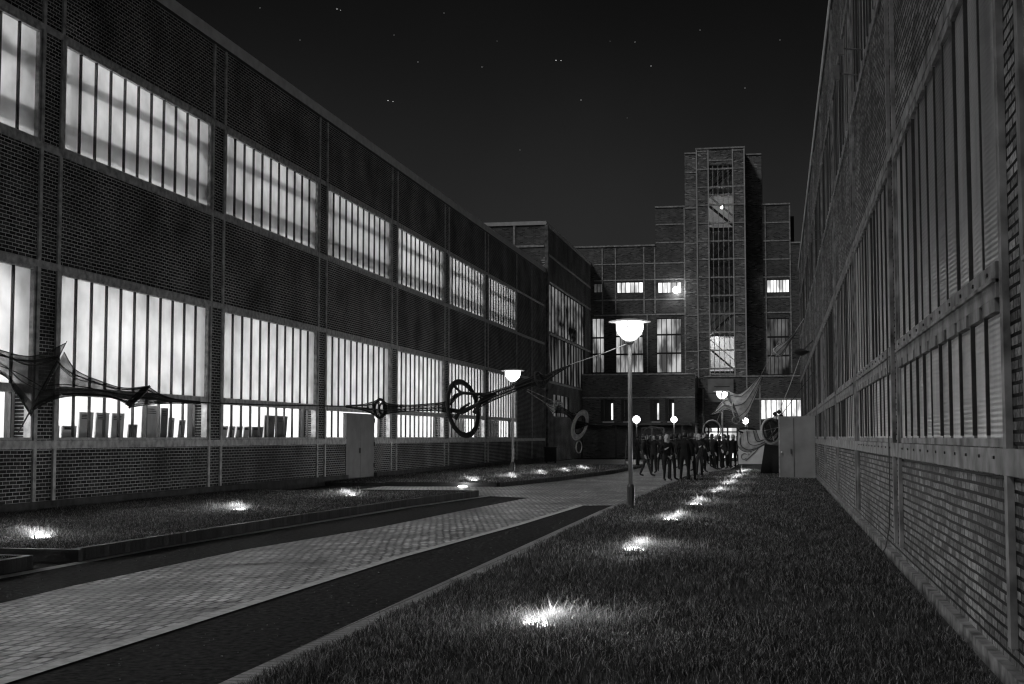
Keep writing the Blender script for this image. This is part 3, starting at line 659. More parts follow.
bx('steel_rail', 'steel', -5.38, -3.52, 110.565, 110.598, 24.0, 24.1)
posts([-6.37, -5.44, -3.47, -2.55], 5.6, 24.95, 110.6, 'coping')
for z in tz[::2]: bx('steel_rail', 'steel', -7.4, -6.45, YF - .285, YF - .252, z, z + .1)
# the windows of the fronts
for (x0, x1, z0, z1, m, nc, rows, Y) in ops:
    tower = Y < 111
    fr = MB()
    for k in range(nc + 1):
        x = x0 + (x1 - x0) * k / nc; fr.box(x - .028, x + .028, Y + .06, Y + .14, z0, z1)
    for r_ in rows:
        z = z1 - (z1 - z0) * r_; fr.box(x0, x1, Y + .05, Y + .13, z - .07, z + .07)
    fr.box(x0, x1, Y + .05, Y + .145, z0, z0 + .06); fr.box(x0, x1, Y + .05, Y + .145, z1 - .06, z1)
    if tower:
        for z in tz:
            if z0 < z < z1: fr.box(x0, x1, Y + .03, Y + .13, z, z + .12)
    w = fr.build('window', M['steel' if tower else 'mullion'], tw)
    if not tower: bx('glass', m, x0, x1, Y + .20, Y + .23, z0, z1, w)
    else:
        bx('glass', 'clear', x0, x1, Y + .16, Y + .165, z0, z1, w)
        # stair hall behind the tower glass: landings, flights and two lamps
        bx('stair_wall', 'plaster', x0 - .3, x1 + .3, Y + 3.0, Y + 3.1, z0 - .3, z1 + .3)
        for k in range(6):
            zz = 7.0 + k * 2.95; b = MB()
            sgn = 1 if k % 2 else -1; xm = (x0 + x1) / 2
            for dy in (.7, 1.5):
                b.bar((xm - sgn * 1.0, Y + dy, zz), (xm + sgn * 1.0, Y + dy, zz + 1.75), .12, .22, (0, 1, 0))
                b.bar((xm - sgn * 1.0, Y + dy, zz + .8), (xm + sgn * 1.0, Y + dy, zz + 2.55), .04, .05, (0, 1, 0))
            b.build('stair_flight', M['black'], tw)
            bx('landing', 'black', x0 - .2, x1 + .2, Y + 1.7, Y + 2.9, zz - .12, zz)
pl = at(722, 207, 112.2); lamp('POINT', pl, 800, .12, 'stair_lamp')
b = MB(); b.lathe((pl.x, pl.y, pl.z - .15), [(.05, 0), (.16, .1), (.05, .25)], 12); b.build('stair_bulb', M['bulb'], tw)
pl = at(727, 362, 112.2); lamp('POINT', pl, 260, .15, 'stair_lamp'); pl = at(716, 340, 113.0); lamp('POINT', pl, 320, .15, 'stair_lamp')
# low annexes in front
an = thing('low_annex', 'low brick annex with narrow slots in front of the tower building, left part', 'building', (-11, 107, 0))
slots = [(604, 613), (624.5, 631), (653, 659), (668.5, 674)]
YA = 106.5; zt = at(620, 375, YA).z
sl = [(at(a, 410, YA).x, at(c, 410, YA).x) for a, c in slots]; z0s, z1s = at(620, 421, YA).z, at(620, 399.5, YA).z
b = MB(); xs = [WALLX + .06] + [v for s in sl for v in s] + [at(695, 400, YA).x]
for i in range(0, len(xs), 2): b.box(xs[i], xs[i + 1], YA, YA + .4, z0s, z1s)
b.box(xs[0], xs[-1], YA, YA + .4, 0, z0s); b.box(xs[0], xs[-1], YA, YA + .4, z1s, zt); b.box(xs[-1] - .4, xs[-1], YA + .4, YF - .3, 0, zt); b.build('wall', M['brick_face'], an)
bx('roof', 'tar', xs[0], xs[-1] - .4, YA + .4, YF - .3, zt - .3, zt - .1, an); bx('coping', 'steel', xs[0], xs[-1] + .04, YA - .05, YA + .3, zt, zt + .1, an)
for a, c in sl:
    w = MB().box(a - .25, a - .02, YA - .04, YA - .003, z0s, z1s).box(a, c, YA + .3, YA + .38, z0s, z1s).build('slot_window', M['black'], an)
    MB().box(c - .16, c - .02, YA + .24, YA + .29, z0s + .1, z1s - .3).build('reveal_glow', M['lit_a'], w); MB().box(a - .1, c + .1, YA - .12, YA - .004, z0s - .14, z0s - .03).build('sill', M['lamptop'], w)  # glowing strip and extra pale sill stand in for light on the slot
rails(xs[0], xs[-1], [z1s + .1], YA)
an2 = thing('low_annex', 'low brick annex with a lit window and lit entrance beside the right hall', 'building', (-2, 111, 0))
YB = 110.0; x0 = xs[-1] + .55; x1 = 3.5; zt2 = at(720, 377, YB).z
e0, e1, ez = at(699, 428, YB).x, at(737, 428, YB).x, at(720, 428, YB).z
w0, w1, wz0, wz1 = at(761, 419, YB).x, at(802, 419, YB).x, at(780, 419, YB).z, at(780, 400, YB).z
b = MB(); b.box(x0, e0, YB, YB + .4, 0, ez); b.box(x0, w0, YB, YB + .4, ez, wz1) if ez < wz0 else None
b = MB(); b.box(x0, x1, YB, YB + .4, wz1, zt2); b.box(x0, w0, YB, YB + .4, ez, wz1); b.box(w1, x1, YB, YB + .4, wz0, wz1); b.box(x0, e0, YB, YB + .4, 0, ez); b.box(e1, w0, YB, YB + .4, 0, ez); b.box(w0, x1, YB, YB + .4, 0, wz0); b.build('wall', M['brick_face'], an2)
bx('coping', 'steel', x0, x1, YB - .05, YB + .3, zt2, zt2 + .1, an2)
bx('roof', 'tar', x0, x1, YB + .4, YF - .1, zt2 - .3, zt2 - .1, an2)
fr = MB(); n = 8
for k in range(n + 1):
    x = w0 + (w1 - w0) * k / n; fr.box(x - .04, x + .04, YB + .05, YB + .15, wz0, wz1)
w = fr.build('window', M['mullion'], an2); bx('glass', 'lit_a', w0, w1, YB + .2, YB + .22, wz0, wz1, w)
fr = MB()
for k in range(5):
    x = e0 + (e1 - e0) * k / 4; fr.box(x - .05, x + .05, YB + .05, YB + .15, 0, ez)
fr.box(e0, e1, YB + .04, YB + .14, 2.0, 2.1)
d = fr.build('entrance', M['mullion'], an2); bx('glass', 'lit_a', e0, e1, YB + .2, YB + .22, 0, ez, d)
posts([at(747, 400, YB).x, at(760, 400, YB).x], 2.2, zt2, YB); rails(x0, x1, [wz1 + .05], YB)
sg = thing('wall_board', 'large grey blank notice board above the lit entrance', 'sign', (at(720, 390, 109.9).x, 109.9, 4.5))
a, c = at(708, 402, 109.9), at(733.5, 379, 109.9); MB().box(a.x, c.x, 109.82, 109.98, a.z, c.z).build('panel', M['white_panel'], sg)
b = MB(); b.box(a.x + .25 * (c.x - a.x), a.x + .85 * (c.x - a.x), 109.81, 109.818, c.z - .63, c.z - .58); b.box(a.x + .05, a.x + .9 * (c.x - a.x), 109.81, 109.818, c.z - 1.15, c.z - 1.12); b.build('lettering', M['ink'], sg)
# canopy over the entrance yard in front of the left annex
cn = thing('canopy', 'dark flat canopy along the foot of the left annex', 'canopy', (-11, 104, 0))
za = at(640, 424, 104).z; bx('canopy_roof', 'black', WALLX + .1, at(690, 424, 104).x, 103, 106.4, za - .1, za + .08, cn)
for x in (-14.8, -12.2, -9.6, -7.2): bx('post', 'black', x - .06, x + .06, 103.1, 103.22, 0, za - .1, cn)

# ---------------------------------------------------------------- lamps
def street_lamp(x, y, z, label, head_h=3.95):
    t = thing('street_lamp', label, 'street lamp', (x, y, z), 'disc-topped street lamps')
    MB().lathe((x, y, z), [(.11, 0), (.11, .06), (.085, .10), (.085, .50), (.06, .56)], 16).build('base', M['black'], t, smooth=False)
    MB().lathe((x, y, z), [(.05, .56), (.048, 2.2), (.045, head_h - .28)], 14).build('pole', M['pole'], t, smooth=True)
    MB().lathe((x, y, z + head_h - .3), [(.06, 0), (.10, .05), (.10, .09)], 16).build('collar', M['pole'], t)
    gl = MB().lathe((x, y, z + head_h - .22), [(.07, 0), (.16, .05), (.26, .16), (.30, .26), (.30, .405)], 24).build('glass_bowl', M['lampglow'], t, smooth=True)
    MB().lathe((x, y, z + head_h + .19), [(.28, 0), (.47, .012), (.46, .03), (.22, .075), (.03, .09)], 32).build('top_disc', M['lamptop'], t)
    return t
street_lamp(-3.25, 30.2, .05, 'tall bright street lamp on the edge of the right lawn')
street_lamp(-10.34, 52.9, .11, 'street lamp in the left lawn in front of the lit lower windows')
street_lamp(-3.1, 76.0, .0, 'far street lamp among the pale fabric rings')
street_lamp(-10.4, 4.5, .11, 'street lamp in the near left lawn outside the picture')
def globe_lamp(px, py, Y, r, label, grd=0.0):
    p = at(px, py, Y); t = thing('globe_lamp', label, 'lamp', (p.x, Y, grd), 'globe lamps before the tower building')
    if grd == 0.0: MB().lathe((p.x, Y, 0), [(.08, 0), (.045, .3), (.04, p.z - r)], 10).build('pole', M['pole'], t)
    else: MB().bar((p.x, Y, p.z), (p.x, Y + .3, p.z), .05, .05).build('arm', M['pole'], t)
    MB().lathe((p.x, Y, p.z), [(r * math.sin(math.pi * k / 10) + .001, -r * math.cos(math.pi * k / 10)) for k in range(11)], 16).build('globe', M['globe'], t, smooth=True)
globe_lamp(636.5, 419.5, 99, .27, 'glowing globe lamp on a pole just right of the tall street lamp')
globe_lamp(674, 419.5, 99, .23, 'glowing globe lamp on a pole above the fair haired person')
globe_lamp(745.5, 421, 99, .22, 'glowing globe lamp on a pole above the pale banner')
globe_lamp(676, 290, 111.6, .28, 'bright globe lamp at the small upper window left of the tower', grd=13.5)

# ---------------------------------------------------------------- stretched fabric sculptures
def lerp_sections(secs, sub=6):
    """secs: (top Vector, bottom Vector, depth radius, phase) -> Catmull-Rom smoothed"""
    out = []
    n = len(secs)
    for i in range(n - 1):
        p = [secs[max(i - 1, 0)], secs[i], secs[i + 1], secs[min(i + 2, n - 1)]]
        for k in range(sub):
            t = k / sub
            def cr(q):
                a, b, c, d = q
                v = (b * 2 + (c - a) * t + (a * 2 - b * 5 + c * 4 - d) * t * t + (b * 3 - a - c * 3 + d) * t ** 3) * .5
                return v
            mono = lambda q: q[1] + (q[2] - q[1]) * (t * t * (3 - 2 * t))
            out.append((cr([s[0] for s in p]), cr([s[1] for s in p]), mono([s[2] for s in p])))
    out.append(secs[-1]); return out
def membrane(secs, name, m, parent, n=20, ribs=5, rope='rope', flute=.0, rr=.008):
    if m == 'net' and ribs == 5: ribs, rr, n = 7, .010, 28
    if m == 'net_pale': ribs, rr, rope, n = 8, .016, 'rope', 32
    S_ = lerp_sections(secs); b = MB(); vs = []; rows = len(S_); rib = [[] for _ in range(ribs)]
    for i, (tp, bt, dr) in enumerate(S_):
        c = (tp + bt) / 2; a = (tp - bt) / 2
        nx = S_[min(i + 1, rows - 1)]; pv = S_[max(i - 1, 0)]
        d = ((nx[0] + nx[1]) - (pv[0] + pv[1])).normalized(); s_ = d.cross(a)
        s_ = s_.normalized() if s_.length > 1e-6 else Vector((0, 1, 0))
        for k in range(n):
            t = 2 * math.pi * k / n; f = 1 - flute * (.5 - .5 * math.cos(ribs * t))
            vs.append(c + a * (math.cos(t) * f) + s_ * (math.sin(t) * dr * f))
        for q in range(ribs):
            t = 2 * math.pi * q / ribs; rib[q].append(c + a * math.cos(t) + s_ * (math.sin(t) * dr))
    b.add(vs, [(i * n + k, i * n + (k + 1) % n, (i + 1) * n + (k + 1) % n, (i + 1) * n + k) for i in range(rows - 1) for k in range(n)])
    o = b.build(name, M[m], parent, smooth=True, recalc=False)
    r_ = MB()
    for q in rib: r_.tube(q, rr, 5)
    r_.build('seam', M[rope], o)
    return o
def yA(x): return 22.5 + (x + 40) * (30.15 - 22.5) / (627 + 40)
def A(x, y): return at(x, y, yA(x))
def sec(x0, y0, x1, y1, k=.7, fn=A):
    xm = (x0 + x1) / 2; Y = fn(xm, 0).y if fn is A else None
    tp = at(x0, y0, yA(xm)) if fn is A else fn(x0, y0); bt = at(x1, y1, yA(xm)) if fn is A else fn(x1, y1)
    return (tp, bt, (tp - bt).length / 2 * k)
sa = thing('fabric_sculpture', 'long dark stretched fabric sculpture with a ring, hung low across the left windows', 'sculpture', (-8, 27, 0))
membrane([sec(-60, 328, -60, 350), sec(0, 350, 0, 374, .8), sec(34, 356, 14, 392, .6), sec(66, 343, 29, 419, .25)], 'membrane', 'net', sa, flute=.35)
membrane([sec(64, 352, 31, 412, .25), sec(76, 370, 58, 398, .5), sec(100, 381, 96, 396, .8), sec(124, 388, 118, 400, .8), sec(149, 386, 130, 407, .4)], 'membrane', 'net', sa, flute=.3)
membrane([sec(149, 387, 130, 407, .4), sec(160, 394, 152, 404, .6), sec(175, 399, 174, 403.5, .8), sec(200, 401.6, 200, 403.4, 1)], 'membrane', 'net', sa)
MB().tube([A(67, 341), A(45, 384), A(18, 433)], [.006, .02, .012], 8).build('strut', M['rope'], sa)
b = MB()
for (p, q) in (((150, 386), (129, 408)), ((143, 388), (126, 404)), ((150, 386), (141, 389))): b.tube([A(*p), A(*q)], .022, 6)
b.build('frame', M['rope'], sa)
b = MB(); o1, o2 = A(149, 387), A(130, 407); o3, o4 = A(142, 389), A(125, 404.5); b.quad(o1, o2, o4, o3); b.build('panel', M['rope'], sa, recalc=False)
MB().tube([A(x, y) for x, y in ((198, 402.4), (270, 405), (340, 406.2), (352, 406.4))], .013, 6).build('cable', M['rope'], sa)
membrane([sec(346, 405.4, 346, 407.4, 1), sec(362, 404.5, 362, 410, .9), sec(372, 402, 372, 414, 1), sec(378, 399.5, 378, 417.5, 1)], 'membrane', 'net', sa)
def ring(c, a, bb, r, name, parent, m, n=40):
    pts = [c + a * math.cos(2 * math.pi * k / n) + bb * math.sin(2 * math.pi * k / n) for k in range(n)]
    return MB().tube(pts, r, 8, closed=True).build(name, M[m], parent, smooth=True)
def axes_at(c, up_px, side_px, Y, depth):
    """long axis in the picture plane direction up_px; the short one mostly in depth"""
    s = Y / F; a = (RGT * up_px[0] + Vector((0, 0, 1)) * -up_px[1]) * s; bb = (RGT * side_px[0] + Vector((0, 0, 1)) * -side_px[1]) * s + FWD * depth
    return a, bb
c = A(380, 408.5); a, bb = axes_at(c, (0, -9.5), (5, 0), 27.2, .12); ring(c, a, bb, .03, 'hub', sa, 'rope')
c = A(383, 408.5); a, bb = axes_at(c, (0, -6), (3.4, 0), 27.2, .1); ring(c, a, bb, .02, 'hub', sa, 'rope')
membrane([sec(382, 400, 382, 417, 1), sec(390, 404, 390, 413.5, .9), sec(410, 405, 410, 411.5, .9), sec(432, 403.5, 432, 411, .9), sec(447, 401, 447, 413, .8), sec(455, 394, 452, 418, .5)], 'membrane', 'net', sa, flute=.2)
RC = A(463, 408.5); ra, rb = axes_at(RC, (-6, -29), (15, -3), 28.2, .32)
bR = MB(); n = 44; vs = []
for k in range(n):
    t = 2 * math.pi * k / n; o = RC + ra * math.cos(t) + rb * math.sin(t); i = RC + ra * .86 * math.cos(t) + rb * .85 * math.sin(t); vs += [o, i]
bR.add(vs, [(2 * k, 2 * k + 1, (2 * k + 3) % (2 * n), (2 * k + 2) % (2 * n)) for k in range(n)])
bR.build('ring_band', M['rope'], sa, smooth=True, recalc=False)
ring(RC, ra, rb, .024, 'ring', sa, 'rope'); ring(RC, ra * .86, rb * .85, .012, 'ring', sa, 'rope')
for i, (pts, rad) in enumerate([([(450, 405), (456, 396), (462, 393), (478, 394), (492, 395)], [.02, .05, .035, .03, .05]), ([(449, 410), (462, 412), (476, 405), (484, 398), (496, 394)], [.03, .06, .035, .04, .05]),
                  ([(455, 419), (462, 408), (470, 403)], [.05, .03, .02]), ([(474, 413), (480, 404), (492, 397)], [.05, .03, .02]), ([(462, 393), (456, 388), (454, 383)], [.02, .03, .05])]):
    MB().tube([A(*p) for p in pts], rad, 8).build('fabric_arm', M['rope'], sa, smooth=True)
membrane([sec(476, 396, 480, 408, .6), sec(488, 392.5, 491, 402, .8), sec(505, 387.5, 507, 395, .9), sec(522, 381, 525, 388, .9), sec(533, 376, 538, 386, .9), sec(536, 372.5, 543, 389, .9)], 'membrane', 'net', sa, flute=.2)
c = A(540, 381); a, bb = axes_at(c, (-4, -8.5), (3.5, -1.5), 29.2, .12); ring(c, a, bb, .028, 'hub', sa, 'rope')
membrane([sec(537, 372, 544, 389, .9), sec(545, 375, 548, 382, .9), sec(556, 370, 557, 374, .9), sec(570, 364.5, 570, 366, 1)], 'membrane', 'net', sa)
MB().tube([A(566, 366), A(600, 354.5), Vector((-3.3, 30.18, 3.72))], .011, 6).build('cable', M['rope_pale'], sa)
# second: by the far end of the left hall
YS = 74.0
def B_(x, y): return at(x, y, YS)
sb = thing('fabric_sculpture', 'smaller sculpture with a pale tilted disc, hung at the end of the left hall', 'sculpture', (-13, 74, 0))
for (p, q) in (((527, 391), (556, 410)), ((527, 389), (562, 405))): MB().tube([B_(*p), B_(*q)], .018, 6).build('cable', M['rope_pale'], sb)
secB = lambda a, b_, c_, d, k=.8: sec(a, b_, c_, d, k, B_)
membrane([secB(546, 402, 545, 404.5), secB(552, 404, 549, 409), secB(559, 403, 553, 414, .6)], 'membrane', 'net_pale', sb)
membrane([secB(558, 405, 554, 413), secB(566, 409, 564, 414), secB(573, 413, 571, 420), secB(580, 410, 572, 428, .5)], 'membrane', 'net', sb, rr=.012)
c = B_(558, 405); a, bb = axes_at(c, (1, -4), (4, 1), YS, .1); ring(c, a, bb, .04, 'small_ring', sb, 'rope_pale', 20)
c = B_(580, 425); a, bb = axes_at(c, (4.5, -14.5), (7, 2), YS, .35)
b = MB(); n = 32; vs = []
for k in range(n):
    t = 2 * math.pi * k / n; vs += [c + a * math.cos(t) + bb * math.sin(t), c + (a * math.cos(t) + bb * math.sin(t)) * .62]
b.add(vs, [(2 * k, 2 * k + 1, (2 * k + 3) % (2 * n), (2 * k + 2) % (2 * n)) for k in range(n)]); b.build('disc_band', M['net_pale'], sb, recalc=False)
ring(c, a, bb, .05, 'disc_rim', sb, 'rope_pale'); ring(c, a * .62, bb * .62, .03, 'disc_rim', sb, 'rope')
membrane([secB(574, 420, 572, 430), secB(582, 422, 581, 428, .7), secB(588, 423, 588, 425)], 'membrane', 'net', sb)
MB().tube([B_(588, 424), B_(612, 426)], .05, 6).build('cable', M['rope'], sb)
c = B_(579, 447); a, bb = axes_at(c, (0, -6), (3, 0), YS, .12); ring(c, a, bb, .03, 'small_ring', sb, 'rope_pale', 20); MB().tube([B_(578, 440), c], .01, 6).build('cable', M['rope'], sb)
# third: bright net high on the right
YC = 75.2
def C_(x, y): return at(x, y, YC)
secC = lambda a, b_, c_, d, k=.8: sec(a, b_, c_, d, k, C_)
sc_ = thing('fabric_sculpture', 'pale stretched net sculpture with rings hanging before the notice board', 'sculpture', (-2, 63, 0))
membrane([secC(729, 391, 741, 421, .6), secC(739, 394, 748, 413), secC(747, 389, 753, 402), secC(753, 383, 758, 390), secC(761, 374, 763, 377)], 'membrane', 'net_pale', sc_, flute=.3, rope='rope_pale')
membrane([secC(727, 397, 738, 417, .6), secC(722, 401, 727, 410), secC(715, 410, 717, 414), secC(709, 415, 710, 416)], 'membrane', 'net_pale', sc_, flute=.2, rope='rope_pale')
c = C_(727, 399); a, bb = axes_at(c, (-2, -8), (6, 1), YC, .35); ring(c, a, bb, .035, 'ring', sc_, 'rope_pale')
c = C_(738, 412); a, bb = axes_at(c, (-3, -11), (6, -1), YC, .4); ring(c, a, bb, .035, 'ring', sc_, 'rope_pale')
c = C_(736, 420); a, bb = axes_at(c, (0, -3.5), (4, 0), YC, .1); ring(c, a, bb, .03, 'ring', sc_, 'rope_pale')
c = C_(712, 430); a, bb = axes_at(c, (0, -9.5), (9, 0), YC, .1); ring(c, a, bb, .04, 'ring', sc_, 'rope_pale'); ring(c, a * .8, bb * .8, .03, 'ring', sc_, 'rope')
membrane([secC(705, 421, 705, 439), secC(709, 426, 709, 434), secC(712, 429, 712, 431)], 'membrane', 'net', sc_)
MB().tube([C_(722, 408), C_(717, 421)], .015, 6).build('cable', M['rope_pale'], sc_)
MB().tube([C_(761, 375), C_(776, 346), C_(779, 341)], .012, 6).build('cable', M['rope_pale'], sc_)
membrane([secC(772, 353, 777, 357), secC(776, 346, 783, 354), secC(787, 340, 789, 343), secC(795, 331, 796, 333)], 'membrane', 'net_pale', sc_, rope='rope_pale')
c = C_(778, 352); a, bb = axes_at(c, (-4, -3), (2, -2), YC, .15); ring(c, a, bb, .04, 'hub', sc_, 'rope_pale', 20)
MB().tube([C_(795, 332), Vector((rx(75) - .02, 75.4, at(806, 318, 75.4).z))], .016, 6).build('cable', M['rope_pale'], sc_)
# fourth: bag and ring low on the right
YD = 57.5
def D_(x, y): return at(x, y, YD)
secD = lambda a, b_, c_, d, k=.8: sec(a, b_, c_, d, k, D_)
sd = thing('fabric_sculpture', 'grey net bag and ring sculpture hanging above the pale banner box', 'sculpture', (-1.5, 57.5, 0))
membrane([secD(738, 432, 756, 430, 1), secD(738, 446, 760, 440, 1), secD(748, 452, 766, 438, .8), secD(764, 445, 770, 436, .8), secD(768, 442, 780, 422, .6)], 'membrane', 'net_pale', sd, flute=.25, rope='rope')
c = D_(747, 430.5); a, bb = axes_at(c, (0, -2.5), (10, 1), YD, .42); ring(c, a, bb, .035, 'ring', sd, 'rope')
c = D_(748, 441); a, bb = axes_at(c, (2, -9), (10, 2), YD, .3); ring(c, a, bb, .03, 'ring', sd, 'rope_pale')
c = D_(771, 431); a, bb = axes_at(c, (-2, -12), (10, -2), YD, .2); ring(c, a, bb, .04, 'ring', sd, 'rope_pale'); ring(c, a * .8, bb * .8, .03, 'ring', sd, 'rope')
membrane([secD(764, 424, 768, 441, .5), secD(772, 418, 781, 428, .6), secD(777, 414, 783, 418)], 'membrane', 'net', sd)
for p, q in (((763, 431), (780, 427)), ((769, 421), (774, 441))): MB().tube([D_(*p), D_(*q)], .02, 6).build('spoke', M['rope_pale'], sd)
b = MB()
for p in ((775, 414), (779, 412), (781, 416)): b.lathe(D_(*p), [(.01, -.1), (.09, -.03), (.09, .04), (.01, .1)], 8)
b.build('hub', M['black'], sd)
MB().tube([D_(779, 412), D_(790, 385), Vector((pa.x, pa.y, pa.z - .1))], .013, 6).build('cable', M['rope_pale'], sd)
MB().tube([D_(782, 414), Vector((rx(57.6) - .02, 57.6, at(803, 372, 57.6).z))], .013, 6).build('cable', M['rope'], sd)

# banner box, white partition, ladder, bin
bn = thing('banner_box', 'pale upright banner box with a handwritten line, on the far right lawn', 'banner', (-1.5, 60, 0))
a = at(738.5, 464, 60); c = at(764, 430, 60)
MB().box(a.x, c.x, 60, 60.5, a.z, c.z).build('cloth', M['banner'], bn)
b = MB()
for x in (a.x + .06, c.x - .06): b.box(x - .04, x + .04, 60.1, 60.4, 0.02, a.z)
b.build('leg', M['black'], bn)
def W_(x, y): return at(x, y, 59.985)
b = MB()
b.tube([W_(x, y) for x, y in ((746.5, 454.5), (744.5, 453.2), (742, 454.5), (741.2, 457), (742.3, 459.2), (744.5, 459.5), (746.5, 458))], .012, 5)
b.tube([W_(745.5, 461), W_(756, 451), W_(763, 442)], .012, 5)
for (x, y, h) in ((748.7, 454.5, 1.2), (751, 452.5, 2.4), (753.5, 450.5, 1.4), (756, 448, 2.2), (758.5, 446, 1.3), (761, 443, 2.0)):
    b.tube([W_(x - .8, y + .6), W_(x - .4, y - h), W_(x + .2, y + .4), W_(x + 1.0, y - h * .6)], .010, 5)
b.build('lettering', M['ink'], bn)
pt = thing('partition_panel', 'tall plain white partition panel standing against the right hall', 'panel', (.6, 53.9, 0))
MB().box(at(780, 450, 53.9).x, rx(53.9) - .1, 53.85, 53.97, .05, 2.45).build('panel', M['white_panel'], pt)
MB().box(at(780, 450, 53.9).x - .05, at(780, 450, 53.9).x - .002, 53.83, 53.99, .05, 2.47).build('frame', M['steel'], pt)
MB().box(at(794, 450, 53.9).x - .008, at(794, 450, 53.9).x + .008, 53.838, 53.849, .12, 2.38).build('seam', M['black'], pt)
MB().box(at(791, 450, 53.9).x - .015, at(791, 450, 53.9).x + .015, 53.80, 53.845, 1.0, 1.2).build('handle', M['black'], pt)
bd = at(781.5, 452, 53.8); MB().lathe((bd.x, 53.80, bd.z), [(.02, -.03), (.035, 0), (.02, .03)], 8).build('knob', M['lamptop'], pt)
tent = thing('tarpaulin', 'black tarpaulin draped over a crate between banner box and white panel', 'tarpaulin', (-.5, 59, 0))
a = at(765, 474, 59); c = at(780, 444, 59)
b = MB(); N_ = 10; vs = []
for j in range(6):
    for i in range(N_):
        u = i / (N_ - 1); v = j / 5; x = a.x + (c.x + .5 - a.x) * u; zt_ = a.z + .0 + (c.z - a.z) * v; bulge = .25 * math.sin(math.pi * min(1, v + .2)) * (1 + .3 * math.sin(u * 17))
        vs.append((x + (-.2 + .2 * v) * (u < .1), 59.4 - bulge, max(.02, zt_ - .25 * (u * (1 - u)) * v)))
b.add(vs, [(j * N_ + i, j * N_ + i + 1, (j + 1) * N_ + i + 1, (j + 1) * N_ + i) for j in range(5) for i in range(N_ - 1)])
b.build('cloth', M['cloth_black'], tent, smooth=True); MB().box(a.x + .1, c.x + .4, 59.45, 60.3, .02, c.z - .3).build('crate', M['black'], tent)
ld = thing('ladder', 'light metal ladder leaning in the dark behind the tall street lamp', 'ladder', (-7, 82, 0))
p0, p1 = at(625, 463, 82), at(627, 435, 83.2); off = Vector((.38, 0, 0)); p0.z = 0.01
for o in (Vector((0, 0, 0)), off): MB().tube([p0 + o, p1 + o * .9], .03, 6).build('rail', M['steel_pale'], ld)
b = MB()
for k in range(1, 8): q = p0.lerp(p1, k / 8); b.tube([q, q + off * .97], .018, 5)
b.build('rung', M['steel_pale'], ld)
bi = thing('metal_bin', 'black metal bin box at the foot of the corner post', 'bin', (-14.4, 86, 0))
a = at(545.5, 462, 86); c = at(557.5, 448, 86); MB().box(a.x, c.x, 85.6, 86.6, .12, c.z).build('body', M['black'], bi); MB().box(a.x - .03, c.x + .03, 85.55, 86.65, c.z, c.z + .06).build('lid', M['black'], bi)
b = MB()
for x in (a.x + .1, c.x - .1): b.lathe((x, 85.75, 0), [(.06, 0), (.06, .12)], 8)
b.build('wheel', M['black'], bi)
# stage frame behind the crowd
sf = thing('stage_frame', 'dark scaffold frame with an arched top behind the crowd', 'scaffold', (-8, 92, 0))
b = MB(); zt_ = at(650, 428, 92).z
for px in (642, 652, 664): p = at(px, 440, 92); b.tube([(p.x, 92, 0), (p.x, 92, zt_)], .03, 6)
b.build('upright', M['steel'], sf)
b = MB(); p, q = at(642, 440, 92), at(664, 440, 92); b.tube([(p.x, 92, zt_), (q.x, 92, zt_)], .03, 6); b.tube([(p.x, 92, zt_ - .5), (q.x, 92, zt_ - .5)], .025, 6); b.build('crossbar', M['steel'], sf)
b = MB(); b.tube([at(653 + 11 * math.cos(t), 437 - 10 * math.sin(t), 92) for t in np.linspace(0, math.pi, 14)], .05, 6); b.build('arch', M['steel_pale'], sf)
# low railing in front of the lit entrance
rl = thing('railing', 'low picket railing with pale bars before the lit entrance', 'railing', (-3.5, 95, 0))
xa, xb = at(707, 460, 95).x, at(736, 460, 95).x; b = MB()
for k in range(15): x = xa + (xb - xa) * k / 14; b.box(x - .03, x + .03, 95, 95.04, .1, 1.0)
b.build('picket', M['steel_pale'], rl); MB().box(xa - .1, xb + .1, 94.98, 95.06, 1.0, 1.06).build('handrail', M['steel'], rl); MB().box(xa - .1, xb + .1, 94.98, 95.06, 0.0, .1).build('base_rail', M['black'], rl)

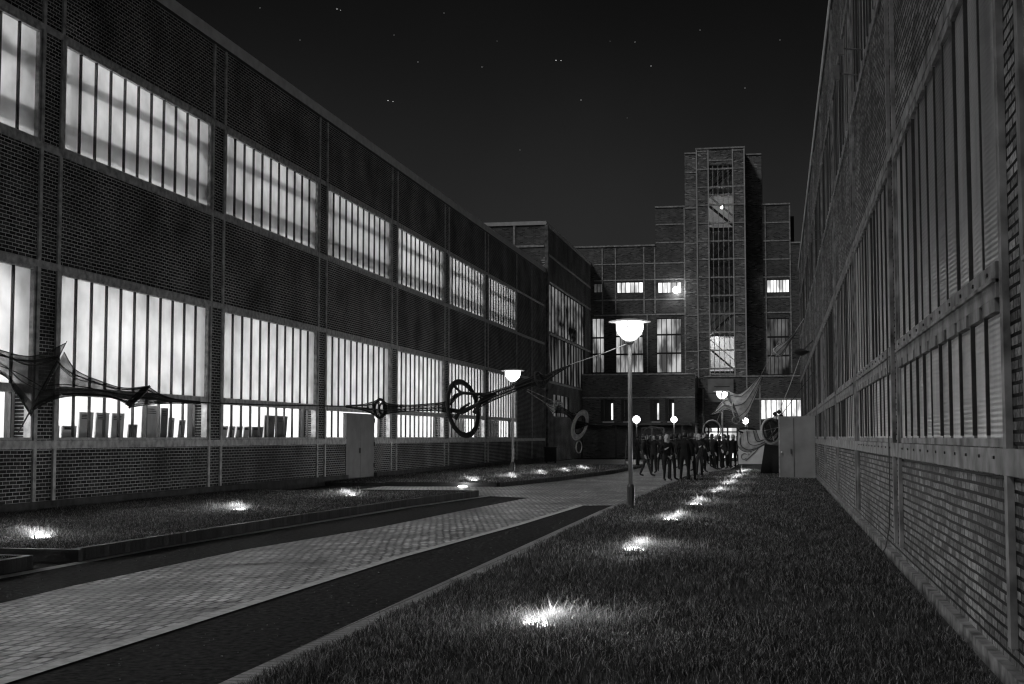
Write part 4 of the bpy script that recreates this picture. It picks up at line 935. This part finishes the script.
# ---------------------------------------------------------------- people
def person_mesh(stance, arm, lean=0.0, female=False, step=0.0):
    """one continuous skinned body, 1.75 m tall, facing -Y; returns mesh"""
    sh = .18 if female else .205; hp = .10
    J = {'pelvis': (0, 0, .95, .13), 'belly': (0, lean * .1, 1.10, .125), 'chest': (0, lean * .25, 1.32, .15), 'neckb': (0, lean * .35, 1.47, .07), 'neck': (0, lean * .4 - .01, 1.53, .055), 'head0': (0, lean * .45 - .02, 1.60, .078), 'head1': (0, lean * .5 - .025, 1.66, .092), 'head2': (0, lean * .5 - .01, 1.72, .07),
         'nose': (0, lean * .5 - .12, 1.645, .016)}
    E = [('pelvis', 'belly'), ('belly', 'chest'), ('chest', 'neckb'), ('neckb', 'neck'), ('neck', 'head0'), ('head0', 'head1'), ('head1', 'head2'), ('head1', 'nose')]
    for s, nm in ((-1, 'l'), (1, 'r')):
        f = s * step
        J.update({nm + 'hip': (s * hp, 0, .90, .10), nm + 'knee': (s * (hp + .02 * stance), -.03 + f * .12, .50, .065), nm + 'ankle': (s * (hp + .05 * stance), f * .26, .09, .045), nm + 'toe': (s * (hp + .07 * stance), f * .26 - .17, .04, .04)})
        E += [('pelvis', nm + 'hip'), (nm + 'hip', nm + 'knee'), (nm + 'knee', nm + 'ankle'), (nm + 'ankle', nm + 'toe')]
        ar = arm[0 if s < 0 else 1]
        sx = s * sh; y0 = lean * .25
        if ar == 'down': el, wr, ha = (s * (sh + .06), y0 + .03, 1.13), (s * (sh + .07), y0 - .06, .90), (s * (sh + .06), y0 - .10, .80)
        elif ar == 'bent': el, wr, ha = (s * (sh + .07), y0 + .03, 1.14), (s * (sh - .04), y0 - .20, 1.20), (s * (sh - .10), y0 - .26, 1.25)
        elif ar == 'raised': el, wr, ha = (s * (sh + .10), y0 - .14, 1.36), (s * (sh - .02), y0 - .28, 1.55), (s * (sh - .05), y0 - .30, 1.64)
        else: el, wr, ha = (s * (sh + .10), y0 + .05, 1.15), (s * (hp + .06), y0 - .05, .96), (s * (hp + .03), y0 - .06, .90)
        J.update({nm + 'sho': (sx, y0, 1.40, .075), nm + 'elb': el + (.05,), nm + 'wri': wr + (.032,), nm + 'han': ha + (.028,)})
        E += [('chest', nm + 'sho'), (nm + 'sho', nm + 'elb'), (nm + 'elb', nm + 'wri'), (nm + 'wri', nm + 'han')]
        hv = (Vector(ha) - Vector(wr)).normalized()
        for q in range(4):
            t_ = Vector(ha) + hv * (.075 + .012 * (q in (1, 2))) + Vector((0, (q - 1.5) * .02, 0)); J[nm + 'f%d' % q] = tuple(t_) + (.009,); E.append((nm + 'han', nm + 'f%d' % q))
        t_ = Vector(ha) + Vector((-s * .035, -.03, 0)) + hv * .01; J[nm + 'th'] = tuple(t_) + (.010,); E.append((nm + 'wri', nm + 'th'))
    names = list(J); me = bpy.data.meshes.new('body'); me.from_pydata([J[k][:3] for k in names], [(names.index(a), names.index(b)) for a, b in E], [])
    o = bpy.data.objects.new('tmp', me); COL.objects.link(o)
    o.modifiers.new('skin', 'SKIN'); sub = o.modifiers.new('sub', 'SUBSURF'); sub.levels = 1; sub.render_levels = 1
    sk = me.skin_vertices[0].data
    for i, k in enumerate(names): r_ = J[k][3]; sk[i].radius = (r_ * (1.12 if k in ('chest', 'belly', 'pelvis') else 1), r_ * (.8 if k in ('chest', 'belly', 'pelvis') else 1)); sk[i].use_root = (k == 'pelvis')
    dg = bpy.context.evaluated_depsgraph_get(); dg.update()
    m2 = bpy.data.meshes.new_from_object(o.evaluated_get(dg)); bpy.data.objects.remove(o)
    m2.polygons.foreach_set('use_smooth', [True] * len(m2.polygons))
    return m2, J
POSES = [person_mesh(1, ('down', 'bent')), person_mesh(.5, ('bent', 'bent'), .1), person_mesh(1, ('pocket', 'down'), -.05), person_mesh(.2, ('raised', 'down'), .1), person_mesh(0, ('down', 'down'), .15, step=1.0), person_mesh(.4, ('bent', 'pocket'), 0, True)]
def dress(me, J, top, legs, longcoat):
    me = me.copy(); me.materials.clear()
    for k in ('skin', top, legs, 'black'): me.materials.append(M[k])
    hands = [Vector(J[s + 'han'][:3]) for s in 'lr']
    for p in me.polygons:
        c = p.center
        if c.z > 1.535: i = 0
        elif min((c - h_).length for h_ in hands) < .105: i = 0
        elif c.z > (.62 if longcoat else .93): i = 1
        elif c.z > .085: i = 2
        else: i = 3
        p.material_index = i
    return me
def hair_mesh(J, long):
    b = MB(); h = J['head1']; n = 12; vs = []
    prof = [(.105, -.30 if long else -.06), (.108, -.1), (.108, 0), (.10, .06), (.06, .105), (.01, .118)]
    for r_, z in prof:
        for k in range(n):
            t = 2 * math.pi * k / n; fr = max(0, -math.sin(t)); rr_ = r_ * (1 - (.35 if z < .04 else 0) * fr * 1.3)
            vs.append((h[0] + rr_ * math.cos(t) * .92, h[1] + .012 + rr_ * math.sin(t), h[2] + .005 + z))
    b.add(vs, [(i * n + k, i * n + (k + 1) % n, (i + 1) * n + (k + 1) % n, (i + 1) * n + k) for i in range(len(prof) - 1) for k in range(n)]); return b
def person(px, Y, pose, rz, top, legs, hair, label, group, scale=1.0, long=False, coat=False, z=.008):
    p = at(px, 450, Y); t = thing('person', label, 'person', (p.x, Y, z), group, rz); t.scale = (scale,) * 3
    me, J = POSES[pose]; o = bpy.data.objects.new('body', dress(me, J, top, legs, coat)); COL.objects.link(o); o.parent = t
    hair_mesh(J, long).build('hair', M[hair], t, smooth=True, local=True)
    return t
G1 = 'people standing on the paved yard'
person(667, 51.5, 5, .4, 'cloth_black', 'cloth_black', 'hair_fair', 'person with long fair hair in dark clothes, foremost of the group', G1, .98, True, True)
person(671.5, 52.2, 2, 2.6, 'cloth_grey', 'cloth_black', 'hair', 'person in a grey top close behind the fair haired one', G1, 1.0)
person(684.5, 50.6, 0, 3.0, 'cloth_black', 'cloth_black', 'hair', 'person in black seen from behind, left one of the foremost pair', G1, 1.04, coat=True)
person(691, 50.9, 2, 2.7, 'cloth_black', 'cloth_black', 'hair', 'person in black with one hand at the hip, right one of the foremost pair', G1, 1.02)
person(645.5, 57, 4, 1.5, 'cloth_black', 'cloth_grey', 'hair', 'person in grey trousers walking just right of the tall street lamp', G1, 1.0)
person(654, 62, 3, -.5, 'cloth_black', 'cloth_black', 'hair', 'person in dark clothes holding a hand up to the face', G1, 1.0)
person(660.5, 66, 1, .2, 'cloth_grey', 'cloth_black', 'hair', 'person with both arms bent, left of the fair haired one', G1, 1.0)
person(637.5, 73, 0, 2.0, 'cloth_black', 'cloth_black', 'hair', 'dark person standing close to the ladder', G1, 1.0)
person(699, 56, 1, .6, 'cloth_grey', 'cloth_black', 'hair_fair', 'person in a grey coat just right of the foremost pair', G1, 1.0, coat=True)
crowd = [(676, 68), (680, 72), (695, 66), (703, 64), (708, 70), (712, 74), (716, 69), (720.5, 73), (725, 71), (729, 75), (733, 72), (648, 78), (666, 80), (706, 82), (687, 78), (737, 78)]
for i, (px, Y) in enumerate(crowd):
    person(px, Y, i % 6, random.uniform(0, 6.28), ('cloth_black', 'cloth_black', 'cloth_grey')[i % 3], 'cloth_black', ('hair', 'hair', 'hair_fair', 'hair')[i % 4],
           'dark standing figure deep in the crowd before the lit entrance', 'crowd before the lit entrance', random.uniform(.95, 1.05), i % 4 == 1, i % 3 == 0)

# pebbles and litter on the dark strips
b = MB()
for i in range(230):
    y = 8 * math.exp(random.random() * 1.35); x = random.uniform(ex(y) - 1.2, ex(y) - .05) if i % 3 else random.uniform(-8.9, -7.7)
    if i % 3 == 0: y = random.uniform(12.5, 33)
    r_ = random.choice((.002, .003, .003, .006)); b.box(x - r_, x + r_ * 1.4, y - r_, y + r_, .002, .004 + r_)
tag(b.build('gravel', M['concrete']), 'loose pale grit scattered on the dark strips beside the paving', 'grit', kind='stuff')
# ---------------------------------------------------------------- sky, stars and moon
b = MB()
for (px_, py_, r_) in ((337, 9, 1.1), (340.5, 10.2, .7), (388, 100.5, 1.1), (393, 101.5, .8), (556, 60.3, 1.1), (561, 60.6, .9), (418, 62, .6), (394, 35, .5), (444, 13, .5), (497, 41, .4), (635, 42, .6), (651, 66, .8), (610, 41, .4), (581, 100, .7), (627, 118, .35), (482, 67, .6), (700, 30, .5), (745, 88, .6), (780, 40, .5), (300, 40, .5), (520, 150, .4), (260, 8, .6)):
    c = at(px_, py_, 2000); r_ *= .85; s1 = RGT * r_ * 1.5; s2 = UPV * r_ * .7; s3 = FWD * r_
    b.add([c - s1, c + s1, c - s2, c + s2, c - s3, c + s3], [(0, 4, 2), (0, 2, 5), (0, 5, 3), (0, 3, 4), (1, 2, 4), (1, 5, 2), (1, 3, 5), (1, 4, 3)])
tag(b.build('stars', M['star']), 'faint scattered stars in the night sky', 'stars', kind='stuff')
w = bpy.data.worlds.new('World'); S.world = w; w.use_nodes = True; nt = w.node_tree; n = nt.nodes; n.clear(); l = nt.links
MOON_EL, MOON_AZ = R(50), R(45)             # light travels towards +X +Y
sky = n.new('ShaderNodeTexSky'); sky.sky_type = 'NISHITA'; sky.sun_disc = False; sky.sun_elevation = MOON_EL; sky.sun_rotation = R(225); sky.dust_density = 4.0
bw = n.new('ShaderNodeRGBToBW'); l.new(sky.outputs[0], bw.inputs[0])
bg = n.new('ShaderNodeBackground'); bg.inputs['Strength'].default_value = .0050
tc = n.new('ShaderNodeTexCoord'); gm = n.new('ShaderNodeMath'); gm.operation = 'POWER'; gm.inputs[1].default_value = 1.0; l.new(bw.outputs[0], gm.inputs[0]); vo = n.new('ShaderNodeTexVoronoi'); vo.inputs['Scale'].default_value = 34; vo.inputs['Randomness'].default_value = 1
l.new(tc.outputs['Generated'], vo.inputs['Vector'])
lt = n.new('ShaderNodeMath'); lt.operation = 'LESS_THAN'; lt.inputs[1].default_value = .028; l.new(vo.outputs['Distance'], lt.inputs[0])
sp = n.new('ShaderNodeSeparateColor'); l.new(vo.outputs['Color'], sp.inputs[0])
pw = n.new('ShaderNodeMath'); pw.operation = 'POWER'; pw.inputs[1].default_value = 7; l.new(sp.outputs[0], pw.inputs[0])
ms = n.new('ShaderNodeMath'); ms.operation = 'MULTIPLY'; l.new(lt.outputs[0], ms.inputs[0]); l.new(pw.outputs[0], ms.inputs[1])
m2 = n.new('ShaderNodeMath'); m2.operation = 'MULTIPLY_ADD'; m2.inputs[1].default_value = 60; l.new(ms.outputs[0], m2.inputs[0]); sz = n.new('ShaderNodeSeparateXYZ'); l.new(tc.outputs['Generated'], sz.inputs[0])     # town glow low in the sky
gz = new(n, 'ShaderNodeMapRange'); gz.interpolation_type = 'SMOOTHSTEP'; gz.inputs[1].default_value = .05; gz.inputs[2].default_value = .34; gz.inputs[3].default_value = 1.5; gz.inputs[4].default_value = .32; l.new(sz.outputs[2], gz.inputs[0])
g2 = n.new('ShaderNodeMath'); g2.operation = 'MULTIPLY'; l.new(gm.outputs[0], g2.inputs[0]); l.new(gz.outputs[0], g2.inputs[1])
cn_ = new(n, 'ShaderNodeTexNoise', Scale=2.2, Detail=5.0); l.new(tc.outputs['Generated'], cn_.inputs['Vector'])
cr = new(n, 'ShaderNodeMapRange'); cr.inputs[1].default_value = .3; cr.inputs[2].default_value = .7; cr.inputs[3].default_value = .75; cr.inputs[4].default_value = 1.25; l.new(cn_.outputs['Fac'], cr.inputs[0])
g3 = n.new('ShaderNodeMath'); g3.operation = 'MULTIPLY'; l.new(g2.outputs[0], g3.inputs[0]); l.new(cr.outputs[0], g3.inputs[1]); l.new(g3.outputs[0], m2.inputs[2])
l.new(m2.outputs[0], bg.inputs['Color']); wo = n.new('ShaderNodeOutputWorld'); l.new(bg.outputs[0], wo.inputs[0])
sd_ = bpy.data.lights.new('moon', 'SUN'); sd_.energy = .68; sd_.angle = R(10); sun = bpy.data.objects.new('moon', sd_); COL.objects.link(sun)
d = Vector((math.sin(MOON_AZ) * math.cos(MOON_EL), math.cos(MOON_AZ) * math.cos(MOON_EL), -math.sin(MOON_EL)))
sun.rotation_euler = d.to_track_quat('-Z', 'Y').to_euler()

vs = S.view_settings; vs.view_transform = 'Standard'; vs.look = 'None'; vs.exposure = .45; vs.gamma = 1; vs.use_curve_mapping = False
S.display_settings.display_device = 'sRGB'
cy = S.cycles; cy.filter_width = 1.25; cy.max_bounces = 6; cy.diffuse_bounces = 3; cy.glossy_bounces = 3; cy.transparent_max_bounces = 24; cy.transmission_bounces = 3
cy.caustics_reflective = False; cy.caustics_refractive = False; cy.sample_clamp_indirect = 2; cy.sample_clamp_direct = 6; cy.use_light_tree = True
cy.use_denoising = True
try: cy.denoiser = 'OPENIMAGEDENOISE'
except Exception: pass
